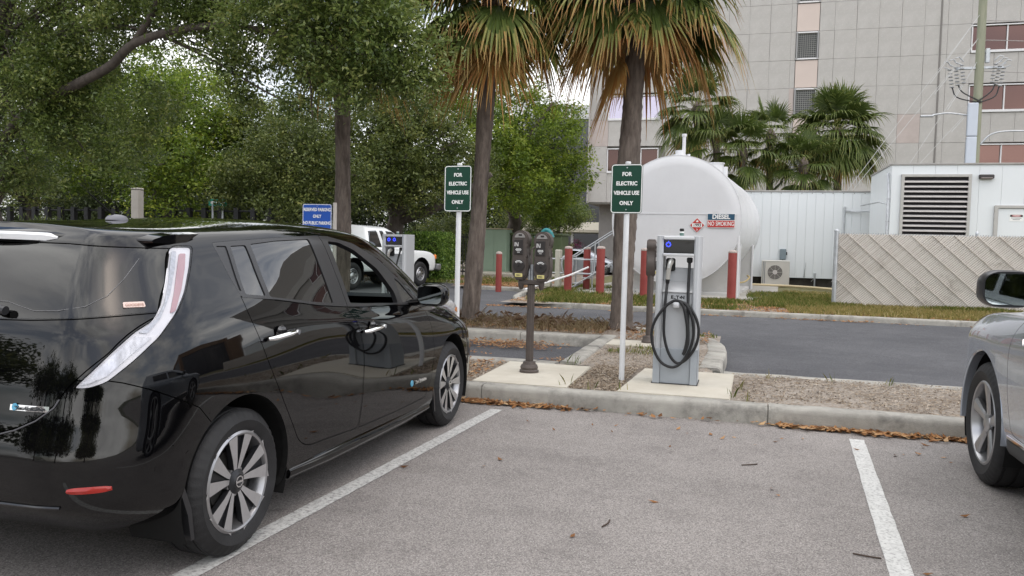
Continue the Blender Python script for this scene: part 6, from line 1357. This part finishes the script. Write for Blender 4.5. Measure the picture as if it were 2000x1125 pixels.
# big oak whose limb reaches over the car
L1 = [(-12.88, 11.18, 2.80), (-11.80, 10.97, 3.51), (-10.56, 10.71, 3.85), (-9.65, 10.44, 4.05), (-8.92, 10.13, 4.29), (-8.00, 9.98, 4.41), (-6.97, 9.76, 4.36), (-6.00, 9.62, 4.14), (-5.18, 9.54, 3.91), (-4.45, 9.54, 3.72)]
tree('oak_tree', (-13.08, 11.33, 1.23)[:2]+(.1,), (-12.79, 11.21, 4.96), [B((-12.74, 11.43, 5.10), 1.3), B((-10.87, 11.03, 4.47), .95), B((-11.97, 11.13, 3.58), 1.0), B((-12.50, 11.40, 2.55), .75), B((-11.04, 11.19, 3.26), .85), B((-9.43, 11.03, 3.46), .65), B((-9.45, 10.61, 4.95), .9), B((-7.90, 10.43, 4.89), .9), B((-7.21, 10.21, 4.05), .5), B((-6.30, 9.85, 4.35), .85), B((-5.73, 9.70, 3.67), .62), B((-5.00, 9.59, 4.21), .85), B((-4.33, 9.58, 3.91), .72), B((-4.07, 9.65, 3.47), .34), B((-4.98, 9.60, 3.35), .5), B((-5.98, 9.73, 3.16), .32), B((-5.20, 9.54, 4.93), 1.2), B((-7.63, 10.30, 5.57), 1.6), B((-10.70, 10.87, 6.01), 1.6), B((-11.21, 10.93, 4.13), .8), B((-10.06, 11.16, 2.77), .6), B((-6.94, 10.08, 3.50), .4)], 160000, .068, 2700, .24, OAK, 'big live oak whose crooked limb reaches out over the black car roof', 'tree', None, 34, .25, [(L1, .10, .018), ([(-8.92, 10.13, 4.29), (-8.50, 10.05, 4.74), (-8.14, 9.94, 5.27)], .06, .03), ([(-12.79, 11.21, 4.96), (-12.12, 11.09, 5.93), (-11.52, 11.05, 6.73)], .14, .08), ([(-6.00, 9.62, 4.14), (-5.67, 9.61, 3.65), (-5.65, 9.72, 3.05)], .025, .008)], .3, ratio=.42)
bgo = 'oaks growing beyond the road'
tree('oak_tree', (-18.62, 22.75, 1.19)[:2]+(0,), (-18.63, 22.75, 3.67), [B((-19.58, 21.95, 5.10), 2.3), B((-17.47, 23.08, 5.32), 2.2), B((-17.25, 21.06, 3.34), 1.9), B((-20.49, 21.17, 4.01), 1.9), B((-16.31, 23.41, 4.24), 1.5), B((-20.01, 24.43, 6.94), 2.0, 2, 1.3), B((-22.48, 23.72, 6.52), 1.6)], 62000, .125, 900, .46, OAKY, 'bright yellow green oak with a dense crown straight above the car aerial', 'tree', bgo, 30, .28)
tree('oak_tree', (-14.49, 22.89, 1.28)[:2]+(0,), (-14.58, 22.87, 2.84), [B((-13.45, 21.63, 3.70), 1.9), B((-14.79, 21.25, 2.89), 1.1), B((-12.39, 21.93, 3.41), 1.5), B((-12.89, 20.75, 2.41), .9), B((-13.64, 23.14, 5.00), 1.6), B((-16.15, 23.46, 5.09), 1.3)], 44000, .105, 800, .40, OAKD, 'olive leaved oak standing behind the blue reserved parking sign', 'tree', bgo, 24, .2)
tree('oak_tree', (-12.14, 26.69, 1.37)[:2]+(0,), (-12.07, 26.71, 2.93), [B((-11.84, 24.69, 4.35), 1.8), B((-10.90, 26.00, 3.60), 1.6), B((-12.26, 24.05, 3.10), 1.2), B((-11.14, 26.97, 5.52), 1.8), B((-10.21, 28.28, 4.18), 1.5), B((-11.96, 25.70, 5.88), 1.6)], 46000, .12, 700, .44, OAKD, 'oak with a forked dark trunk rising behind the white pickup', 'tree', bgo, 26, .36, [([(-11.97, 26.74, 2.19), (-10.76, 26.67, 2.57), (-9.61, 26.68, 3.12), (-8.50, 26.69, 3.84)], .20, .09), ([(-12.07, 26.71, 2.74), (-12.49, 26.07, 3.79), (-12.64, 25.50, 5.33)], .17, .07)])
tree('oak_tree', (-11.05, 39.48, 1.61)[:2]+(0,), (-10.95, 36.39, 4.73), [B((-10.77, 32.28, 6.07), 2.0), B((-8.93, 33.85, 5.60), 2.2), B((-9.48, 32.65, 4.17), 2.0), B((-8.04, 35.14, 4.15), 1.6), B((-7.90, 35.19, 7.11), 1.2), B((-12.39, 32.86, 7.50), 1.9), B((-10.12, 34.55, 7.96), 1.7), B((-7.41, 35.33, 5.31), .9), B((-8.92, 35.93, 3.27), 1.4)], 52000, .135, 620, .42, OAKY, 'open crowned oak filling the gap between the two nearest palm trunks', 'tree', bgo, 46, .34, [([(-10.57, 34.42, 3.63), (-11.49, 33.12, 5.09), (-12.64, 31.75, 5.81)], .18, .06), ([(-10.65, 34.40, 4.32), (-9.15, 33.79, 6.04), (-8.12, 34.08, 7.60)], .15, .05)])
tree('oak_tree', (-25.69, 23.84, 1.04)[:2]+(0,), (-25.67, 23.85, 2.84), [B((-24.80, 23.06, 4.27), 2.6), B((-27.29, 22.34, 4.57), 2.6), B((-25.17, 25.03, 6.45), 2.4), B((-28.13, 25.22, 7.17), 2.4)], 34000, .14, 600, .5, OAKD, 'dark oak standing behind the iron fence at the big oak trunk', 'tree', bgo, 20, .3)
tree('small_tree', (-9.25, 41.04, 1.35)[:2]+(0,), (-9.29, 41.03, 2.87), [B((-9.22, 41.05, 3.14), 1.3), B((-10.11, 40.79, 2.72), .8), B((-8.51, 42.29, 3.07), .8)], 15000, .11, 260, .34, OAK, 'small rounded tree behind the red bollards before the cream canopy', 'tree', None, 20, .12)
# shrubs under the trees
def shrub(name, p, rx, ry, rz, n, size, cols, label, cat='shrub', **k): return tree(name, p, None, [((p[0], p[1], p[2]+rz), (rx, ry, rz))], n, size, max(40, n//45), .26, cols, label, cat, 'shrubs beyond the road', **k)
shrub('shrub', (-13.33, 35.71, 1.37)[:2]+(0,), 2.4, 1.2, 1.4, 13000, .10, OAKD, 'grey green shrub mass behind the hedge and iron railing')
shrub('shrub', (-10.85, 39.54, 1.41)[:2]+(0,), 2.6, 1.4, 1.7, 13000, .10, OAKD, 'olive shrub mass rising behind the transformer box')
shrub('flowering_shrub', (-8.79, 43.25, 1.37)[:2]+(0,), .5, .5, .85, 2500, .09, ('magenta_flower', [(0, (.03, .05, .02)), (.5, (.06, .05, .03)), (.75, (.30, .03, .16)), (1, (.42, .06, .22))], .3, .6, .2), 'small shrub with magenta flowers between the red bollards')
shrub('weeping_shrub', (-18.43, 17.60, 1.21)[:2]+(0,), 1.1, .9, .95, 16000, .14, ('weeping_leaf', [(0, (.04, .06, .015)), (.5, (.10, .135, .035)), (1, (.22, .24, .08))], .4, .5, .3), 'pale weeping shrub with hanging strands in front of the iron fence', hang=.7, ratio=.16, up=0)
shrub('shrub', (-17.00, 20.09, 1.26)[:2]+(0,), 1.5, .9, .8, 9000, .09, OAK, 'dark low shrub beside the white gate pier')
shrub('shrub', (-12.63, 24.47, 1.37)[:2]+(0,), 1.6, .9, .75, 9000, .10, ('palmetto_dry', [(0, (.05, .045, .02)), (.5, (.16, .12, .05)), (1, (.34, .22, .08))], .3, .6, .2), 'dry brown palmetto clump behind the palm by the blue sign', hang=.3, ratio=.2)
# dark wood behind everything
V, F, rv, cc = leaves([((x, 62+random.uniform(-4, 4)-.15*x, random.uniform(2, 8.5)), (4.5, 3, random.uniform(3.0, 5.0))) for x in np.arange(-80, -17, 2.4)], 130000, .36, 2200, 1.0)
wd_ = npmesh('far_woodland', V, F, leafmat('woodland_leaf', [(0, (.012, .02, .008)), (.5, (.035, .05, .016)), (1, (.09, .11, .035))], .2, .6, .3), None, rnd=rv); tag(wd_, 'dark mass of far trees closing the view behind the oaks', 'woodland', None, 'stuff')
# clipped hedge
r = empty('hedge', (-10.66, 26.38, 1.47)[:2]+(.05,), 0, 'clipped bright green hedge beside the front of the white pickup', 'hedge')
n = 26000; P = rng.random((n, 3))*2-1; ax = rng.integers(0, 3, n); sgn = np.sign(rng.random(n)-.5); k_ = np.abs(P[np.arange(n), ax]) < 2; P[np.arange(n), ax] = sgn*(1-.16*rng.random(n)**2)
nr_ = np.linalg.norm(P*np.array([.72, .72, .72]), axis=1); P /= np.maximum(1, nr_)[:, None]**.8
P = P*np.array([.80, .75, .84])+np.array([0, 0, .84])+rng.normal(size=(n, 3))*.035; P[:, 2] = np.abs(P[:, 2])
nv = rng.normal(size=(n, 3)); nv /= np.linalg.norm(nv, axis=1)[:, None]; t_ = np.cross(nv, rng.normal(size=(n, 3))); t_ /= np.linalg.norm(t_, axis=1)[:, None]; u_ = np.cross(nv, t_); s_ = .075*(.6+.8*rng.random(n))
V = np.stack([P-t_*(s_*.5)[:, None], P+u_*(s_*.25)[:, None], P+t_*(s_*.5)[:, None], P-u_*(s_*.25)[:, None]], 1).reshape(-1, 3)
npmesh('leaves', V, np.arange(4*n).reshape(n, 4), leafmat('hedge_leaf', [(0, (.04, .085, .012)), (.5, (.12, .22, .03)), (1, (.27, .38, .075))], .35, .4, .45), r, rnd=rng.random(n))
m = MB(); m.box((0, 0, .75), (1.15, 1.05, 1.35), .3, seg=2); m.build('inner_box', mat('hedge_inner', (.02, .025, .012), .95), r)  # solid dark box filling the hedge behind its leaves
r = empty('metal_railing', (-11.75, 31.2, .05), R(0), 'dark upright bar railing between the hedge and the green cabinet', 'railing')
for k in range(16): m = MB(); m.tube([(-.9+k*.12, 0, 0), (-.9+k*.12, 0, 1.75)], .018, 6); m.build('bar', BLK, r)
for z in (.2, 1.62): m = MB(); m.box((0, 0, z), (2.0, .04, .05)); m.build('rail', BLK, r)
# ---- sabal palms
FR = [(0, (.04, .066, .014)), (.25, (.08, .118, .025)), (.45, (.15, .185, .045)), (.6, (.30, .28, .08)), (.75, (.40, .26, .09)), (1, (.33, .135, .035))]
FMAT = leafmat('palm_blade', FR, .3, .42, .4)
def frond_mesh(pitch, dead, seed, R_=1.05, pet=.85, nseg=36, full=1.0):
    rg = np.random.default_rng(seed); V, F, rv = [], [], []; c, s = math.cos(pitch), math.sin(pitch)
    ax = np.array([c, 0, s]); side = np.array([0, 1, 0]); nrm = np.array([-s, 0, c]); g = np.array([0, 0, -1.0])
    # petiole with an arch
    P0 = np.zeros(3); prev = None; hub = None
    for i in range(6):
        t = i/5; p = ax*pet*t+g*(.16*pet*t*t*max(.15, c)); w_ = .022*(1-.45*t)
        ring = [p+side*w_, p+nrm*w_*.6, p-side*w_, p-nrm*w_*.5]; b = len(V); V += ring
        if prev is not None:
            for k in range(4): F.append((prev+k, prev+(k+1) % 4, b+(k+1) % 4, b+k)); rv.append(.55 if not dead else .9)
        prev = b; hub = p; pdir = ax+g*(.32*t*max(.15, c))
    pdir = pdir/np.linalg.norm(pdir); pn = np.cross(pdir, side)*-1; pn /= np.linalg.norm(pn)
    if pn[2] < 0 and abs(pitch) < 1: pn = -pn
    for k in range(nseg):
        u = (k+.5)/nseg*2-1; a = u*math.radians((112 if pitch > -.35 else 70)*full)+rg.normal(0, .025); L_ = R_*(1-.28*abs(u)**1.6)*(.85+.3*rg.random()); d = pdir*math.cos(a)+side*math.sin(a)
        cost = -.55*(1-abs(u))**1.5       # costapalmate curve of the middle of the blade
        sd = np.cross(pn, d); sd /= np.linalg.norm(sd); brown = rg.random()*.30; prev = None; dr = .22+.42*rg.random()
        for i in range(6):
            t = i/5; fall = max(0, t-.32)
            p = hub+d*L_*t+pn*(cost*.28*t*t*L_)+g*(dr*fall*fall*1.35*L_); p -= d*(fall*fall*.55*L_*(1-abs(d@g)))
            w_ = (.007+.022*min(1, t/.4))*(1 if t < .45 else max(.06, 1-(t-.45)/.55))
            fold = pn*w_*.55; b = len(V); V += [p-sd*w_+fold, p, p+sd*w_+fold]
            if prev is not None:
                for q in range(2):
                    F.append((prev+q, prev+q+1, b+q+1, b+q)); tt = t-.1
                    rv.append(min(1, .70+.30*rg.random()) if dead == 2 else min(1, max(0, .08+.30*rg.random()*.8+(max(0, tt-.50+brown*.6)*(1.25 if dead else .5)))))
            prev = b
    me = bpy.data.meshes.new('frond'); me.from_pydata([tuple(v) for v in V], [], F); a_ = me.attributes.new('rnd', 'FLOAT', 'FACE'); a_.data.foreach_set('value', np.array(rv, np.float32)); me.materials.append(FMAT); return me
FV = {}
def fm(pitch_deg, dead):
    k = (pitch_deg, dead, random.randrange(2))
    if k not in FV: FV[k] = frond_mesh(R(pitch_deg), dead, hash(k) % 9999 if False else pitch_deg*7+dead*101+k[2]*13+500)
    return FV[k]
PBARK = mat('palm_bark', (.085, .066, .055), .95, col2=(.20, .165, .14), vscale=16, stretch=(1, 1, .22), bump=1.0, bscale=34, detail=9, dirt=((.045, .036, .03), 5, .50, .68))
def palm(name, base, top, r0, r1, label, group, fronds, scale=1.0, boots=0, seed=1, green=False, wob=1.0):
    random.seed(seed); r = empty(name, base, 0, label, 'palm', group); tp = Vector(top)-Vector(base); H_ = tp.z
    m = MB(); n = int(H_/.055); prev = None; rg = np.random.default_rng(seed); bulge = rg.random(20); k0 = rg.random()*6
    for i in range(n+1):
        t = i/n; z = -.08+(H_+.08)*t; rad = r0+(r1-r0)*t+.10*r0*math.exp(-t*H_/.25)*2.2+.012*math.sin(z*2.1+k0)*wob
        cx, cy = tp.x*t+.02*math.sin(z*.9+k0), tp.y*t+.02*math.cos(z*.8+k0); rg_ = m.ring([(cx+(rad+random.uniform(-.006, .006)+(.006 if i % 3 == 0 else 0))*math.cos(2*math.pi*k/22), cy+(rad+random.uniform(-.006, .006))*math.sin(2*math.pi*k/22), z) for k in range(22)])
        if prev: m.bridge(prev, rg_)
        prev = rg_
    m.cap(prev); m.build('trunk', PBARK, r, smooth=True, auto=80)
    if boots:
        for k in range(boots):
            a = k*2.4+seed; z = H_-.1-.05*k+random.uniform(-.03, .03); m = MB(); rr = r1+.0
            dx, dy = math.cos(a), math.sin(a); w_ = .07
            P0 = Vector((tp.x*z/H_+dx*rr*.92, tp.y*z/H_+dy*rr*.92, z)); o_ = Vector((dx, dy, 0)); s__ = Vector((-dy, dx, 0)); m.tube([P0-Vector((0, 0, .16)), P0+o_*.03, P0+o_*.085+Vector((0, 0, .13))], [.06, .055, .02], 6, flat=.35); m.build('leaf_base', PBARK, r)
    # fibrous heart
    m = MB(); m.lathe([(r1*.95, H_-.35), (r1*1.35, H_-.15), (r1*1.5, H_+.05), (r1*.9, H_+.3), (.03, H_+.45)], (tp.x, tp.y, 0), 14, fn=lambda q, k, r_: r_*(1+.2*math.sin(k*1.9+q))); m.build('crown_heart', PBARK, r, smooth=True)
    for i in range(fronds):
        t = (i+.5)/fronds; a = i*2.39996+seed; pd = int(round(((78-125*t if green else 74-126*t**.9)+random.uniform(-8, 8))/12)*12)
        dead = (0 if t < .92 else 1) if green else (0 if t < .55 else (1 if t < .93 else 2))
        o = link('frond', fm(pd, dead), FMAT, r); o.location = (tp.x, tp.y, H_+.18-.38*t); o.rotation_euler = (random.uniform(-.15, .15), 0, a); k = scale*random.uniform(.88, 1.1); o.scale = (k, k, k)
    return r
np_ = 'sabal palms in the island'
palm('palm_tree', (-4.10, 11.85, .1), (-3.79, 11.9, 5.42), .128, .122, 'palm with a plain grey trunk just behind the left green sign', np_, 62, .95, 0, 3)
palm('palm_tree', (-1.74, 12.25, .1), (-1.66, 12.3, 5.66), .172, .15, 'palm with ragged leaf bases and orange dead fronds nearest the charging cable', np_, 68, 1.05, 12, 5)
pc_ = [o for o in bpy.data.objects if o.name == 'palm_tree.001'][0]
for yw, sc_, pp in ((208, 1.0, -72),):
    o = link('frond', fm(pp, 2), FMAT, pc_); o.location = (.1, -.05, 4.95); o.rotation_euler = (0, 0, R(yw)); o.scale = (sc_, sc_, sc_)
palm('palm_tree', (-6.38, 11.95, .1), (-6.45, 12.0, 5.2), .136, .125, 'palm standing behind the black car roof beside the blue sign', np_, 40, .85, 0, 8, True)
bp_ = 'palms between the sheds and the office block'
for (px_, top, r_, sc, nf, lb, sd) in (((-2.05, 38.94, 1.70), (-2.27, 38.88, 7.94), .20, 1.35, 36, 'leaning palm crown above the tank vent pipe', 21), ((4.45, 40.81, 1.72), (4.10, 40.71, 6.97), .2, 1.45, 62, 'round headed palm before the pink wall strip of the office block', 22)):
    palm('palm_tree', px_[:2]+(.0,), top, r_, r_*.9, lb, bp_, nf, sc, 0, sd, True)
for (px_, top, sc, nf, lb, sd) in (((0.01, 38.49, 1.60), (-0.15, 38.45, 5.83), 1.2, 24, 'dark low palm crown nearest the back of the tank', 31), ((1.18, 39.87, 1.64), (1.09, 39.84, 6.75), 1.15, 22, 'upright feathery palm over the left end of the long shed', 32), ((2.70, 38.75, 1.67), (2.55, 38.70, 5.26), 1.15, 24, 'low palm spreading right behind the long shed roof', 33), ((-1.02, 38.20, 1.58), (-1.31, 38.12, 6.39), 1.1, 14, 'half hidden palm between the tank vent and the dark palms', 34)):
    palm('palm_tree', px_[:2]+(.0,), top, .16, .15, lb, bp_, nf, sc, 0, sd, True)
# ---- trees and a building behind the photographer, mirrored in the car
for (x, y, hh, lb, sd) in ((-22, -12, 11, 'oak behind the photographer mirrored in the tailgate of the black car', 1), (-30, -6, 11, 'oak farthest along the row of oaks behind the photographer', 5), (-15, -20, 11, 'oak between its two neighbours in the row behind the photographer', 6), (-5, -22, 11, 'oak across the lot behind the photographer, right of the first', 2), (-24, 2, 8, 'oak standing far along the parking row past the black car', 3), (9, -20, 7.5, 'oak across the lot behind the silver car', 4)):
    tree('oak_tree', (x, y, 0), (x+.2, y, hh*.32), [B((x, y, hh*.56), hh*.46, hh*.42, hh*.30), B((x+hh*.34, y+1, hh*.42), hh*.28), B((x-hh*.34, y-.5, hh*.45), hh*.30)], 16000, .36, 480, .9, OAKD, lb, 'tree', 'oaks behind the photographer', 16, .3)
